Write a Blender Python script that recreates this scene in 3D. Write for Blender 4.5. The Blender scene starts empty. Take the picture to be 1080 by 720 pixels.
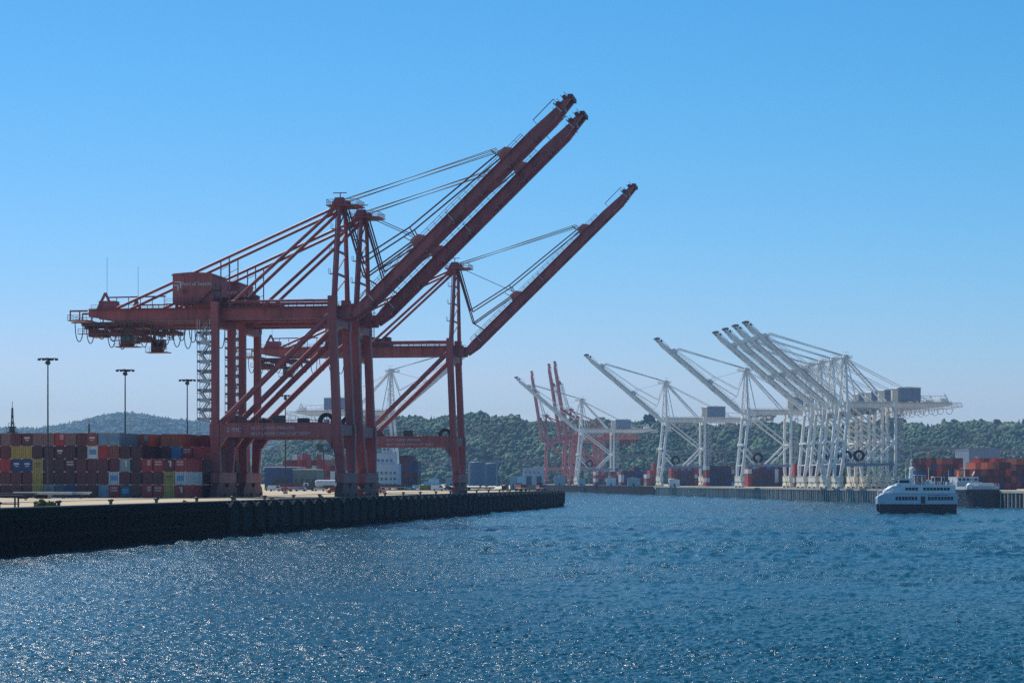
import bpy, bmesh, math, random
import numpy as np
from mathutils import Vector, Matrix
R = math.radians
rnd = random.Random(7)
sc = bpy.context.scene
col = sc.collection

# ------------------------------------------------------------------ camera frame numbers (metres)
F = 2200.0          # focal length in photo pixels (photo is 1080 wide)
H = 10.0            # eye height above the water
HZ = 507.0          # row of the horizon in the photo
Q = 6.25            # quay height above the water

def at(px, Y, z=Q):
    return Vector(((px - 540.0) / F * Y, Y, z))
def zpx(py, Y):
    return H + (HZ - py) / F * Y

# ------------------------------------------------------------------ materials
def mat(name, color, rough=0.6, metal=0.0, var=0.25, scale=0.6, streak=False, spec=0.4, bump=0.0, dirt=None, dirt_amt=0.0):
    m = bpy.data.materials.new(name); m.use_nodes = True
    nt = m.node_tree; b = nt.nodes['Principled BSDF']
    b.inputs['Roughness'].default_value = rough; b.inputs['Metallic'].default_value = metal
    b.inputs['Specular IOR Level'].default_value = spec
    geo = nt.nodes.new('ShaderNodeNewGeometry')
    mp = nt.nodes.new('ShaderNodeMapping')
    mp.inputs['Scale'].default_value = (scale, scale, scale * (0.12 if streak else 1))
    nt.links.new(geo.outputs['Position'], mp.inputs['Vector'])
    n = nt.nodes.new('ShaderNodeTexNoise'); n.inputs['Scale'].default_value = 1.0
    n.inputs['Detail'].default_value = 5; n.inputs['Roughness'].default_value = 0.65
    nt.links.new(mp.outputs['Vector'], n.inputs['Vector'])
    r = nt.nodes.new('ShaderNodeValToRGB')
    e = r.color_ramp.elements
    e[0].position = 0.3; e[1].position = 0.72
    e[0].color = tuple(c * (1 - var) for c in color) + (1,)
    e[1].color = tuple(min(1, c * (1 + var)) for c in color) + (1,)
    nt.links.new(n.outputs['Fac'], r.inputs['Fac'])
    out = r.outputs['Color']
    if dirt:
        n2 = nt.nodes.new('ShaderNodeTexNoise'); n2.inputs['Scale'].default_value = 2.3
        n2.inputs['Detail'].default_value = 6; n2.inputs['Roughness'].default_value = 0.75
        nt.links.new(mp.outputs['Vector'], n2.inputs['Vector'])
        r2 = nt.nodes.new('ShaderNodeValToRGB')
        r2.color_ramp.elements[0].position = 0.52; r2.color_ramp.elements[1].position = 0.68
        r2.color_ramp.elements[0].color = (0, 0, 0, 1); r2.color_ramp.elements[1].color = (dirt_amt,) * 3 + (1,)
        nt.links.new(n2.outputs['Fac'], r2.inputs['Fac'])
        mx = nt.nodes.new('ShaderNodeMix'); mx.data_type = 'RGBA'
        nt.links.new(r2.outputs['Color'], mx.inputs[0]); nt.links.new(out, mx.inputs[6])
        mx.inputs[7].default_value = dirt + (1,)
        out = mx.outputs[2]
    nt.links.new(out, b.inputs['Base Color'])
    if bump:
        bn = nt.nodes.new('ShaderNodeBump'); bn.inputs['Strength'].default_value = bump
        nt.links.new(n.outputs['Fac'], bn.inputs['Height']); nt.links.new(bn.outputs['Normal'], b.inputs['Normal'])
    return m

M = {}
M['red'] = mat('red_crane_paint', (0.32, 0.080, 0.086), 0.5, var=0.36, scale=0.35, streak=True, dirt=(0.13, 0.04, 0.035), dirt_amt=0.7)
M['red_dark'] = mat('dark_red_machinery', (0.15, 0.04, 0.04), 0.6, var=0.3)
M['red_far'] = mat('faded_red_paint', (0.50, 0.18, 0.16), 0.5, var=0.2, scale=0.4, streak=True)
M['white'] = mat('white_crane_paint', (0.82, 0.82, 0.80), 0.4, var=0.08, scale=0.3, streak=True, dirt=(0.45, 0.40, 0.33), dirt_amt=0.5)
M['cream'] = mat('cream_and_sun_tone', (0.78, 0.72, 0.58), 0.45, var=0.08)
M['house_grey'] = mat('blue_grey_cladding', (0.22, 0.29, 0.41), 0.5, var=0.1)
M['black'] = mat('black_rubber', (0.018, 0.018, 0.020), 0.7, var=0.3)
M['dark'] = mat('dark_steel', (0.05, 0.05, 0.055), 0.55, var=0.3)
M['steel'] = mat('galvanised_steel', (0.42, 0.43, 0.44), 0.45, metal=0.3, var=0.15)
M['rope'] = mat('wire_rope', (0.10, 0.085, 0.08), 0.6, var=0.1)
M['rope_w'] = mat('pale_wire_rope', (0.35, 0.37, 0.40), 0.6, var=0.1)
M['letter'] = mat('white_lettering', (0.46, 0.47, 0.50), 0.6, var=0.05)
M['glass'] = mat('dark_glass', (0.02, 0.03, 0.04), 0.08, var=0.0, spec=0.8)
M['boatglass'] = mat('dark_tinted_glass', (0.010, 0.018, 0.045), 0.35, var=0.0, spec=0.25)
M['rod'] = mat('dull_lock_rod', (0.13, 0.09, 0.09), 0.6, var=0.2)
M['navy'] = mat('navy_hull_paint', (0.012, 0.015, 0.035), 0.35, var=0.2)
M['boatside'] = mat('pale_blue_grey_boat_paint', (0.52, 0.58, 0.66), 0.35, var=0.06)
M['boatwhite'] = mat('white_boat_paint', (0.74, 0.76, 0.78), 0.35, var=0.05)
M['orange'] = mat('orange_paint', (0.55, 0.16, 0.05), 0.5, var=0.15)
M['yellow'] = mat('yellow_paint', (0.55, 0.36, 0.06), 0.5, var=0.15)
M['concrete'] = mat('pale_concrete', (0.38, 0.35, 0.31), 0.85, var=0.15, scale=0.2)
M['wood'] = mat('weathered_timber', (0.17, 0.13, 0.10), 0.85, var=0.35, scale=0.8, streak=True)
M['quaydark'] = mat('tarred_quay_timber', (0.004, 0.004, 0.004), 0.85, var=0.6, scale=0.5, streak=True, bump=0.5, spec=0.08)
M['fender'] = mat('fender_rubber', (0.008, 0.008, 0.009), 0.85, var=0.5, spec=0.1)
M['pile'] = mat('grey_pile', (0.58, 0.53, 0.46), 0.8, var=0.3, scale=0.7, streak=True)
M['bridge'] = mat('dark_bridge_concrete', (0.16, 0.16, 0.16), 0.8, var=0.1)
M['tank'] = mat('blue_grey_tank', (0.13, 0.17, 0.24), 0.5, var=0.1)
M['shed'] = mat('pale_shed_wall', (0.55, 0.56, 0.57), 0.6, var=0.08)
M['roof'] = mat('pale_roof', (0.62, 0.62, 0.60), 0.6, var=0.08)
M['bluewall'] = mat('navy_cladding', (0.03, 0.06, 0.16), 0.5, var=0.15)
M['greenwall'] = mat('grey_green_cladding', (0.10, 0.14, 0.14), 0.6, var=0.3, scale=0.3)
M['skin'] = mat('skin', (0.45, 0.28, 0.2), 0.6, var=0.05)
M['trunk'] = mat('bark', (0.09, 0.065, 0.05), 0.9, var=0.3)

CC = {'maroon': (0.135, 0.022, 0.030), 'dark maroon': (0.075, 0.013, 0.022), 'red': (0.40, 0.026, 0.026), 'brown': (0.24, 0.060, 0.045),
      'yellow': (0.42, 0.29, 0.055), 'navy blue': (0.02, 0.045, 0.17), 'slate blue': (0.06, 0.10, 0.16), 'white': (0.55, 0.58, 0.60),
      'grey': (0.22, 0.27, 0.31), 'pale pink': (0.24, 0.12, 0.12), 'orange': (0.46, 0.105, 0.04), 'light blue': (0.06, 0.22, 0.42), 'green': (0.05, 0.16, 0.10)}

def corrugated(name, color):
    m = mat('container_' + name.replace(' ', '_'), color, 0.5, var=0.16, scale=0.9, streak=True, dirt=(0.10, 0.05, 0.035), dirt_amt=0.45)
    nt = m.node_tree; b = nt.nodes['Principled BSDF']
    tc = nt.nodes.new('ShaderNodeTexCoord'); w = nt.nodes.new('ShaderNodeTexWave')
    sep = nt.nodes.new('ShaderNodeSeparateXYZ'); add = nt.nodes.new('ShaderNodeMath'); add.operation = 'ADD'
    cmb = nt.nodes.new('ShaderNodeCombineXYZ')
    nt.links.new(tc.outputs['Object'], sep.inputs[0])
    nt.links.new(sep.outputs['X'], add.inputs[0]); nt.links.new(sep.outputs['Y'], add.inputs[1])
    nt.links.new(add.outputs[0], cmb.inputs['X']); nt.links.new(cmb.outputs[0], w.inputs['Vector'])
    w.inputs['Scale'].default_value = 1.1
    bp = nt.nodes.new('ShaderNodeBump'); bp.inputs['Strength'].default_value = 0.6; bp.inputs['Distance'].default_value = 0.05
    nt.links.new(w.outputs['Fac'], bp.inputs['Height']); nt.links.new(bp.outputs['Normal'], b.inputs['Normal'])
    return m
for k, v in CC.items():
    M['c_' + k] = corrugated(k, v)

# ------------------------------------------------------------------ mesh builder
class MB:
    def __init__(s): s.v = []; s.f = []; s.m = []; s.cur = 0; s.sm = []
    def mat(s, i): s.cur = i; return s
    def add(s, vs, fs, smooth=False):
        o = len(s.v); s.v += [tuple(v) for v in vs]
        for f in fs: s.f.append(tuple(o + i for i in f)); s.m.append(s.cur); s.sm.append(smooth)
        return s
    def box(s, x0, x1, y0, y1, z0, z1):
        return s.add([(x0,y0,z0),(x1,y0,z0),(x1,y1,z0),(x0,y1,z0),(x0,y0,z1),(x1,y0,z1),(x1,y1,z1),(x0,y1,z1)],
                     [(3,2,1,0),(4,5,6,7),(0,1,5,4),(1,2,6,5),(2,3,7,6),(3,0,4,7)])
    def bar(s, p, q, w, h, w2=None, h2=None):
        p, q = Vector(p), Vector(q); d = (q - p).normalized()
        up = Vector((0,0,1)) if abs(d.z) < 0.95 else Vector((1,0,0))
        if abs(d.z) >= 0.95: side = Vector((0,1,0))
        else: side = d.cross(up).normalized()
        n = side.cross(d).normalized()
        w2 = w if w2 is None else w2; h2 = h if h2 is None else h2
        vs = []
        for c, a, b in ((p, w, h), (q, w2, h2)):
            for i, j in ((-1,-1),(1,-1),(1,1),(-1,1)): vs.append(c + side * (i*a/2) + n * (j*b/2))
        return s.add(vs, [(0,1,2,3),(7,6,5,4),(0,4,5,1),(1,5,6,2),(2,6,7,3),(3,7,4,0)])
    def tube(s, p, q, r, n=6, r2=None, cap=True):
        p, q = Vector(p), Vector(q); d = (q - p).normalized()
        a = d.orthogonal().normalized(); b = d.cross(a); r2 = r if r2 is None else r2
        vs = []
        for c, rr in ((p, r), (q, r2)):
            for i in range(n):
                t = 2*math.pi*i/n; vs.append(c + a*math.cos(t)*rr + b*math.sin(t)*rr)
        fs = [(i, (i+1) % n, n+(i+1) % n, n+i) for i in range(n)]
        s.add(vs, fs, True)
        if cap: s.add(vs, [tuple(range(n-1,-1,-1)), tuple(range(n, 2*n))])
        return s
    def path(s, pts, r, n=5):
        for a, b in zip(pts, pts[1:]): s.tube(a, b, r, n, cap=False)
        return s
    def prism(s, poly, y0, y1, plane='xz'):
        n = len(poly)
        if plane == 'xz': g = lambda a, b, c: (a, c, b)
        elif plane == 'xy': g = lambda a, b, c: (a, b, c)
        else: g = lambda a, b, c: (c, a, b)
        vs = [g(a, b, y0) for a, b in poly] + [g(a, b, y1) for a, b in poly]
        fs = [tuple(range(n)), tuple(range(2*n-1, n-1, -1))] + [(i, n+i, n+(i+1) % n, (i+1) % n) for i in range(n)]
        return s.add(vs, fs)
    def ring(s, c, r0, r1, y0, y1, n=20):       # annulus whose axis is y
        cx, cz = c; vs = []
        for i in range(n):
            t = 2*math.pi*i/n; ca, sa = math.cos(t), math.sin(t)
            vs += [(cx+r1*ca,y0,cz+r1*sa),(cx+r1*ca,y1,cz+r1*sa),(cx+r0*ca,y1,cz+r0*sa),(cx+r0*ca,y0,cz+r0*sa)]
        fs = []
        for i in range(n):
            a, b = 4*i, 4*((i+1) % n)
            for k in range(4): fs.append((a+k, a+(k+1) % 4, b+(k+1) % 4, b+k))
        return s.add(vs, fs)
    def lathe(s, prof, n=12, c=(0,0,0)):
        vs = []; fs = []
        for r, z in prof:
            for i in range(n):
                t = 2*math.pi*i/n; vs.append((c[0]+r*math.cos(t), c[1]+r*math.sin(t), c[2]+z))
        for k in range(len(prof)-1):
            for i in range(n): fs.append((k*n+i, k*n+(i+1) % n, (k+1)*n+(i+1) % n, (k+1)*n+i))
        s.add(vs, fs, True)
        return s.add(vs, [tuple(range(n-1,-1,-1)), tuple(range((len(prof)-1)*n, len(prof)*n))])
    def rail(s, pts, h=1.1, step=2.5, r=0.06):     # handrail along a path
        for a, b in zip(pts, pts[1:]):
            a, b = Vector(a), Vector(b); up = Vector((0,0,h))
            s.bar(a+up, b+up, r*1.6, r*1.6); s.bar(a+up*0.5, b+up*0.5, r*1.2, r*1.2)
            k = max(1, int((b-a).length/step))
            for i in range(k+1):
                c = a.lerp(b, i/k); s.bar(c, c+up, r*1.4, r*1.4)
        return s
    def mesh(s, name, mats):
        me = bpy.data.meshes.new(name); me.from_pydata(s.v, [], s.f)
        for m in (mats if isinstance(mats, (list, tuple)) else [mats]): me.materials.append(m)
        me.polygons.foreach_set('material_index', s.m); me.polygons.foreach_set('use_smooth', s.sm)
        bm = bmesh.new(); bm.from_mesh(me); bmesh.ops.recalc_face_normals(bm, faces=bm.faces[:]); bm.to_mesh(me); bm.free()
        me.update(); return me
    def build(s, name, mats, parent=None):
        o = bpy.data.objects.new(name, s.mesh(name, mats)); col.objects.link(o)
        if parent is not None: o.parent = parent
        return o

def tag(o, label=None, cat=None, group=None, kind=None):
    if label: o['label'] = label
    if cat: o['category'] = cat
    if group: o['group'] = group
    if kind: o['kind'] = kind
    return o
def thing(name, label, cat, loc=(0,0,0), rz=0.0, group=None, scale=1.0):
    o = bpy.data.objects.new(name, None); col.objects.link(o); o.empty_display_size = 0.5
    o.location = loc; o.rotation_euler = (0, 0, rz); o.scale = (scale,)*3
    return tag(o, label, cat, group)
KIDS = {}
def children(o): return [c for c in col.objects if c.parent is o]
def copy_tree(o, parent=None, cache=None):
    c = o.copy(); col.objects.link(c)
    if parent is not None: c.parent = parent
    for ch in list(o.children): copy_tree(ch, c)
    return c
def placed(o, label, loc, rz, scale=1.0):
    o['label'] = label; o.location = loc; o.rotation_euler = (0, 0, rz); o.scale = (scale,)*3
    return o
def text_mesh(body, size, x, y, z, name, m, parent, depth=0.015, bold=0.0):
    cu = bpy.data.curves.new(name, 'FONT'); cu.body = body; cu.size = size; cu.extrude = depth; cu.offset = bold
    tmp = bpy.data.objects.new(name, cu); col.objects.link(tmp)
    dg = bpy.context.evaluated_depsgraph_get(); me = bpy.data.meshes.new_from_object(tmp.evaluated_get(dg))
    bpy.data.objects.remove(tmp)
    me.transform(Matrix.Translation((x, y, z)) @ Matrix.Rotation(R(90), 4, 'X'))
    me.materials.clear(); me.materials.append(m); me.name = name
    o = bpy.data.objects.new(name, me); col.objects.link(o); o.parent = parent
    return o

ORD = ['zeroth','first','second','third','fourth','fifth','sixth','seventh','eighth','ninth','tenth','eleventh','twelfth','thirteenth','fourteenth',
       'fifteenth','sixteenth','seventeenth','eighteenth','nineteenth','twentieth','twenty-first','twenty-second','twenty-third','twenty-fourth','twenty-fifth',
       'twenty-sixth','twenty-seventh','twenty-eighth','twenty-ninth','thirtieth','thirty-first','thirty-second']
LEVEL = ['bottom', 'second', 'third', 'fourth', 'fifth', 'sixth']

# ------------------------------------------------------------------ quay frames
T1 = Vector((0.1575, 0.9875, 0)).normalized(); N1 = Vector((T1.y, -T1.x, 0))      # along the near quay, and out over the water
P1 = Vector((-34.8, 480.0, 0)); RZ1 = math.atan2(N1.y, N1.x)
def q1(u, v, z=Q): return P1 + N1*u + T1*v + Vector((0, 0, z))
T2 = Vector((-0.116, 1, 0)).normalized(); N2 = Vector((-T2.y, T2.x, 0)); RZ2 = math.atan2(N2.y, N2.x)
def q2x(Y): return 161.0 - 0.116*(Y - 1030.0)          # rail line of the far quay
def q2(u, Y, z=Q): return Vector((q2x(Y), Y, z)) + N2*u

# ------------------------------------------------------------------ ground, water, hills
def structure(o, k='structure'): o['kind'] = k; return o
EDGE0, EDGE1 = q1(0, -640), q1(0, 350)
inner = q1(-75, 350)
F2 = 4.0
pts = [(-4200, EDGE0.y), (EDGE0.x, EDGE0.y), (EDGE1.x, EDGE1.y), (inner.x, inner.y), (-62, 1000), (-62, 2400)]
for Y in (2400, 1700, 1000, 500): p = q2(F2, Y); pts.append((p.x, p.y))
pts += [(4200, 500), (4200, 9000), (-4200, 9000)]
g = MB(); g.add([(x, y, Q) for x, y in pts], [tuple(range(len(pts)))])
ground_mat = mat('beige_terminal_paving', (0.52, 0.40, 0.25), 0.9, var=0.16, scale=0.05, dirt=(0.24, 0.21, 0.18), dirt_amt=0.6)  # the paving's own beige, with random darker patches
ground = structure(g.build('terminal_ground', ground_mat))

def water_material():
    m = bpy.data.materials.new('harbour_water'); m.use_nodes = True; nt = m.node_tree; b = nt.nodes['Principled BSDF']
    b.inputs['Base Color'].default_value = (0.002, 0.052, 0.084, 1); b.inputs['Roughness'].default_value = 0.21
    b.inputs['IOR'].default_value = 1.33; b.inputs['Specular IOR Level'].default_value = 0.25
    tc = nt.nodes.new('ShaderNodeNewGeometry')
    def noise(sc_, stretch, detail, rough=0.55, rot=0.0):
        mp = nt.nodes.new('ShaderNodeMapping'); mp.inputs['Scale'].default_value = (sc_*stretch, sc_, sc_); mp.inputs['Rotation'].default_value = (0, 0, rot)
        n = nt.nodes.new('ShaderNodeTexNoise'); n.inputs['Scale'].default_value = 1; n.inputs['Detail'].default_value = detail; n.inputs['Roughness'].default_value = rough
        nt.links.new(tc.outputs['Position'], mp.inputs['Vector']); nt.links.new(mp.outputs['Vector'], n.inputs['Vector']); return n
    big = noise(0.5, 0.7, 3, 0.6, 0.5); mid = noise(1.6, 0.8, 3, 0.6, -0.3); small = noise(4.5, 0.9, 2, 0.6, 0.2)
    patch = noise(0.012, 0.45, 5, 0.6, 0.25)
    pr = nt.nodes.new('ShaderNodeMapRange'); pr.inputs['From Min'].default_value = 0.38; pr.inputs['From Max'].default_value = 0.62
    pr.inputs['To Min'].default_value = 0.45; pr.inputs['To Max'].default_value = 1.0
    nt.links.new(patch.outputs['Fac'], pr.inputs['Value'])
    prev = None
    for n, dist in ((big, 0.75), (mid, 0.34), (small, 0.14)):
        bp = nt.nodes.new('ShaderNodeBump'); bp.inputs['Distance'].default_value = dist; bp.inputs['Strength'].default_value = 1.0
        nt.links.new(n.outputs['Fac'], bp.inputs['Height'])
        nt.links.new(pr.outputs['Result'], bp.inputs['Strength'])
        if prev: nt.links.new(prev.outputs['Normal'], bp.inputs['Normal'])
        prev = bp
    nt.links.new(prev.outputs['Normal'], b.inputs['Normal'])
    b.inputs['Coat Weight'].default_value = 0.05; b.inputs['Coat Roughness'].default_value = 0.16; b.inputs['Coat IOR'].default_value = 1.33
    glint = noise(1.5, 0.7, 4, 0.6, 0.3); gb = nt.nodes.new('ShaderNodeBump'); gb.inputs['Distance'].default_value = 0.75; gb.inputs['Strength'].default_value = 1.0
    nt.links.new(glint.outputs['Fac'], gb.inputs['Height']); nt.links.new(gb.outputs['Normal'], b.inputs['Coat Normal'])
    return m
def water_surface():
    """one sheet of water with real wind waves: rows get finer towards the viewer, swell and chop as summed wavelets"""
    g = np.random.default_rng(5)
    Y = np.concatenate([1/np.linspace(1/12.0, 1/88.0, 60)[:-1], 1/np.linspace(1/88.0, 1/900.0, 480)[:-1], np.linspace(900, 2600, 40)])
    px = np.concatenate([np.linspace(-26000, -260, 30)[:-1], np.linspace(-260, 1340, 1500), np.linspace(1340, 26000, 30)[1:]])
    YY, PX = np.meshgrid(Y, px, indexing='ij'); X = (PX-540)/F*YY
    dY = np.gradient(Y)[:, None]; Z = np.zeros_like(X)
    wind = R(205)
    gust = 0.5+0.28*np.sin(X*0.021+YY*0.008+1.0)*np.sin(YY*0.017-X*0.006)+0.30*np.sin(YY*0.055+X*0.012+1.3*np.sin(X*0.03))*np.sin(X*0.017-YY*0.011+2)
    for i in range(64):
        lam = 0.22*(1.7/0.22)**(g.random()**1.0); k = 2*math.pi/lam; a = wind+g.normal(0, 0.8)
        amp = 0.034/k; ph = g.uniform(0, 6.28)
        s_ = np.sin(k*(X*math.cos(a)+YY*math.sin(a))+ph)
        Z += amp*(s_+0.35*s_*s_-0.17)*(0.6+0.6*gust)
    far = np.clip((YY-110)/260, 0, 1)
    for i in range(30):
        lam = 2.4*(10/2.4)**g.random(); k = 2*math.pi/lam; a = wind+g.normal(0, 0.7)
        s_ = np.sin(k*(X*math.cos(a)+YY*math.sin(a))+g.uniform(0, 6.28))
        Z += 0.052/k*far*(s_+0.35*s_*s_-0.17)*(0.5+0.7*gust)
    w_ = g.normal(0, 1, Z.shape); ker = np.exp(-0.5*(np.arange(-6, 7)/2.3)**2); ker /= np.sqrt((ker**2).sum())
    w_ = np.apply_along_axis(lambda r: np.convolve(r, ker, 'same'), 1, w_)       # short wind chop, crests across the view
    Z += 0.00022*np.minimum(YY, 900)*w_*(0.55+0.6*gust)
    side = np.clip((np.abs(PX-540)-800)/600, 0, 1); Z *= (1-side); Z *= np.clip((YY-40)/40, 0, 1)
    v = np.stack([X, YY, Z], -1).reshape(-1, 3).astype(np.float32)
    nr, nc = X.shape; idx = np.arange(nr*nc).reshape(nr, nc)
    f = np.stack([idx[:-1,:-1], idx[:-1,1:], idx[1:,1:], idx[1:,:-1]], -1).reshape(-1, 4).astype(np.int32)
    me = bpy.data.meshes.new('water'); me.vertices.add(len(v)); me.vertices.foreach_set('co', v.ravel())
    me.loops.add(f.size); me.loops.foreach_set('vertex_index', f.ravel()); me.polygons.add(len(f))
    me.polygons.foreach_set('loop_start', np.arange(0, f.size, 4, dtype=np.int32)); me.polygons.foreach_set('use_smooth', np.ones(len(f), dtype=bool))
    me.update(calc_edges=True); me.materials.append(water_material())
    o = bpy.data.objects.new('water', me); col.objects.link(o); return structure(o)
water_surface()

RIDGE_R = [(-200,508),(150,503),(230,493),(290,477),(340,459),(400,447),(440,445),(500,445),(545,448),(580,452),(620,450),(660,450),(700,452),(750,454),(800,453),(880,455),(940,452),(980,453),(1040,452),(1090,450),(1200,447),(1400,453),(1700,473)]
RIDGE_L = [(-500,464),(-100,457),(-20,452),(0,455),(40,457),(70,452),(100,446),(130,441),(155,442),(180,447),(210,449),(240,451),(300,454),(380,458),(450,464),(600,472),(800,482)]
def interp(tbl, x):
    for (a, ya), (b, yb) in zip(tbl, tbl[1:]):
        if a <= x <= b: return ya + (yb-ya)*(x-a)/(b-a)
    return tbl[0][1] if x < tbl[0][0] else tbl[-1][1]
def hill_z(tbl, px, t, Y1):      # t: 0 at the foot, 1 at the ridge, 1.6 behind
    top = max(zpx(interp(tbl, px), Y1) - Q, 0.0)
    wob = 0.06*math.sin(px*0.031 + t*5) + 0.04*math.sin(px*0.083 - t*9)
    if t <= 1: s = math.sin(t*math.pi/2)**1.15 * (1 + wob*(1-t)*3*t)
    else: s = 1 - 0.35*(t-1)
    return Q + 0.02 + top*s
def hill(name, tbl, Y0, Y1, m, px0, px1, step):
    xs = list(range(px0, px1+1, step)); ts = [i/12 for i in range(0, 19)]
    v = []; f = []
    for t in ts:
        Y = Y0 + (Y1-Y0)*t
        for px in xs:
            v.append(((px-540)/F*Y, Y, hill_z(tbl, px, t, Y1)))
    n = len(xs)
    for j in range(len(ts)-1):
        for i in range(n-1): f.append((j*n+i, j*n+i+1, (j+1)*n+i+1, (j+1)*n+i))
    b = MB(); b.add(v, f, True); return structure(b.build(name, m))
hill_mat = mat('wooded_hill_soil', (0.035, 0.055, 0.025), 0.95, var=0.4, scale=0.02)
hill('hills', RIDGE_R, 2650, 3250, hill_mat, -200, 1700, 20)
hill('hills', RIDGE_L, 6300, 7700, hill_mat, -500, 800, 20)

# --- forest: lumpy crowns of small facets, one object per wooded hillside
def ico(sub):
    bm = bmesh.new(); bmesh.ops.create_icosphere(bm, subdivisions=sub, radius=1.0)
    v = np.array([x.co[:] for x in bm.verts]); f = np.array([[q.index for q in x.verts] for x in bm.faces]); bm.free(); return v, f
ICO2 = ico(2)
def leaf_material():
    m = bpy.data.materials.new('foliage'); m.use_nodes = True; nt = m.node_tree; b = nt.nodes['Principled BSDF']
    b.inputs['Roughness'].default_value = 0.8; b.inputs['Specular IOR Level'].default_value = 0.15
    a = nt.nodes.new('ShaderNodeAttribute'); a.attribute_name = 'leaf_tint'
    nt.links.new(a.outputs['Color'], b.inputs['Base Color']); return m
LEAF = leaf_material()
def crowns(items, seed):
    """items: (x, y, z, radius, height, kind, tint) -> arrays; kind 0 round, 1 conifer"""
    g = np.random.default_rng(seed); V = []; Fc = []; C = []; off = 0
    for (x, y, z, r, h, kind, tint) in items:
        if kind == 1:
            lv = []; lf = []; n = 7; o = 0
            for k in range(4):
                z0 = h*(0.12+0.20*k); z1 = h*(0.12+0.20*k+0.36 if k < 3 else 1.0); rr = r*(1-0.22*k)
                for i in range(n):
                    a = 2*math.pi*i/n + k; q = rr*g.uniform(0.6, 1.15); lv.append((q*math.cos(a), q*math.sin(a), z0+g.uniform(-.05,.05)*h))
                lv.append((0, 0, z1)); lf += [(o+i, o+(i+1) % n, o+n) for i in range(n)]; o += n+1
            v = np.array(lv); f = np.array(lf)
        else:
            bv, f = ICO2
            ph = g.uniform(0, 6.28, 6)
            s = 1 + 0.20*np.sin(bv[:,0]*4+ph[0]) + 0.18*np.sin(bv[:,1]*4.7+ph[1]) + 0.16*np.sin(bv[:,2]*5.3+ph[2]) + g.uniform(-.17,.17,len(bv))
            v = bv*s[:,None]*np.array([r, r, h*0.5]); v[:,2] += h*0.5
        v = v + np.array([x, y, z])
        V.append(v); Fc.append(f+off); off += len(v)
        C.append(np.repeat(np.array([[*tint, 1.0]]), len(f), 0) * np.append(g.uniform(0.88, 1.12, (len(f), 1)).repeat(3, 1), np.ones((len(f), 1)), 1))
    return np.concatenate(V), np.concatenate(Fc), np.concatenate(C)
def crown_object(name, items, seed, parent=None):
    V, Fc, C = crowns(items, seed)
    me = bpy.data.meshes.new(name); me.from_pydata(V.tolist(), [], Fc.tolist())
    at_ = me.attributes.new('leaf_tint', 'FLOAT_COLOR', 'FACE'); at_.data.foreach_set('color', C.astype(np.float32).ravel())
    me.polygons.foreach_set('use_smooth', np.ones(len(me.polygons), dtype=bool))
    me.materials.append(LEAF); o = bpy.data.objects.new(name, me); col.objects.link(o)
    if parent is not None: o.parent = parent
    return o
def tint(k=1.35):
    c = rnd.choice([(0.036,0.075,0.035),(0.05,0.09,0.04),(0.028,0.06,0.035),(0.06,0.10,0.045),(0.025,0.05,0.03),(0.07,0.10,0.05)])
    j = rnd.uniform(0.75, 1.3)*k; return tuple(x*j for x in c)
items = []
for _ in range(14000):
    t = rnd.random()**0.8*1.05; px = rnd.uniform(280, 1330); Y = 2650+600*t
    z = hill_z(RIDGE_R, px, t, 3250)
    n = math.sin(px*0.05+t*11)+math.sin(px*0.021-t*7)
    k = 1 if rnd.random() < 0.07 else 0
    big_ = 1+0.28*math.sin(px*0.061+t*9)+0.2*math.sin(px*0.19)
    r = rnd.uniform(3.0, 6.2)*big_ if k == 0 else rnd.uniform(2.4, 3.6); h = rnd.uniform(6.5, 12.5)*big_ if k == 0 else rnd.uniform(10, 16)
    pt = 1+0.32*math.sin(px*0.037+t*7)*math.sin(px*0.013-t*11+1)+0.18*math.sin(px*0.11+t*23)
    tt = tuple(q*pt for q in tint()) if k == 0 else tuple(x*0.6 for x in (0.04,0.075,0.04))
    items.append(((px-540)/F*Y, Y, z-2.0, r, h, k, tt))
for _ in range(900):             # trees along the foot of the hill and on the flat behind the yards
    px = rnd.uniform(240, 1330); Y = rnd.uniform(2430, 2660)
    items.append(((px-540)/F*Y, Y, Q-1.0, rnd.uniform(4, 8), rnd.uniform(6, 16), 0, tint(1.2)))
tag(crown_object('forest', items, 3), 'dense green broadleaf wood covering the long hillside behind the white cranes', 'forest', kind='stuff')
items = []
for _ in range(9000):
    t = rnd.random()**0.7*1.04; px = rnd.uniform(-120, 520); Y = 6300+1400*t
    z = hill_z(RIDGE_L, px, t, 7700); k = 1 if rnd.random() < 0.18 else 0
    items.append(((px-540)/F*Y, Y, z-3, rnd.uniform(8, 15) if k == 0 else rnd.uniform(6, 9), rnd.uniform(12, 22) if k == 0 else rnd.uniform(20, 32), k, tint()))
tag(crown_object('forest', items, 4), 'hazy blue wooded ridge far away behind the container stacks on the left', 'forest', kind='stuff')

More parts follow.
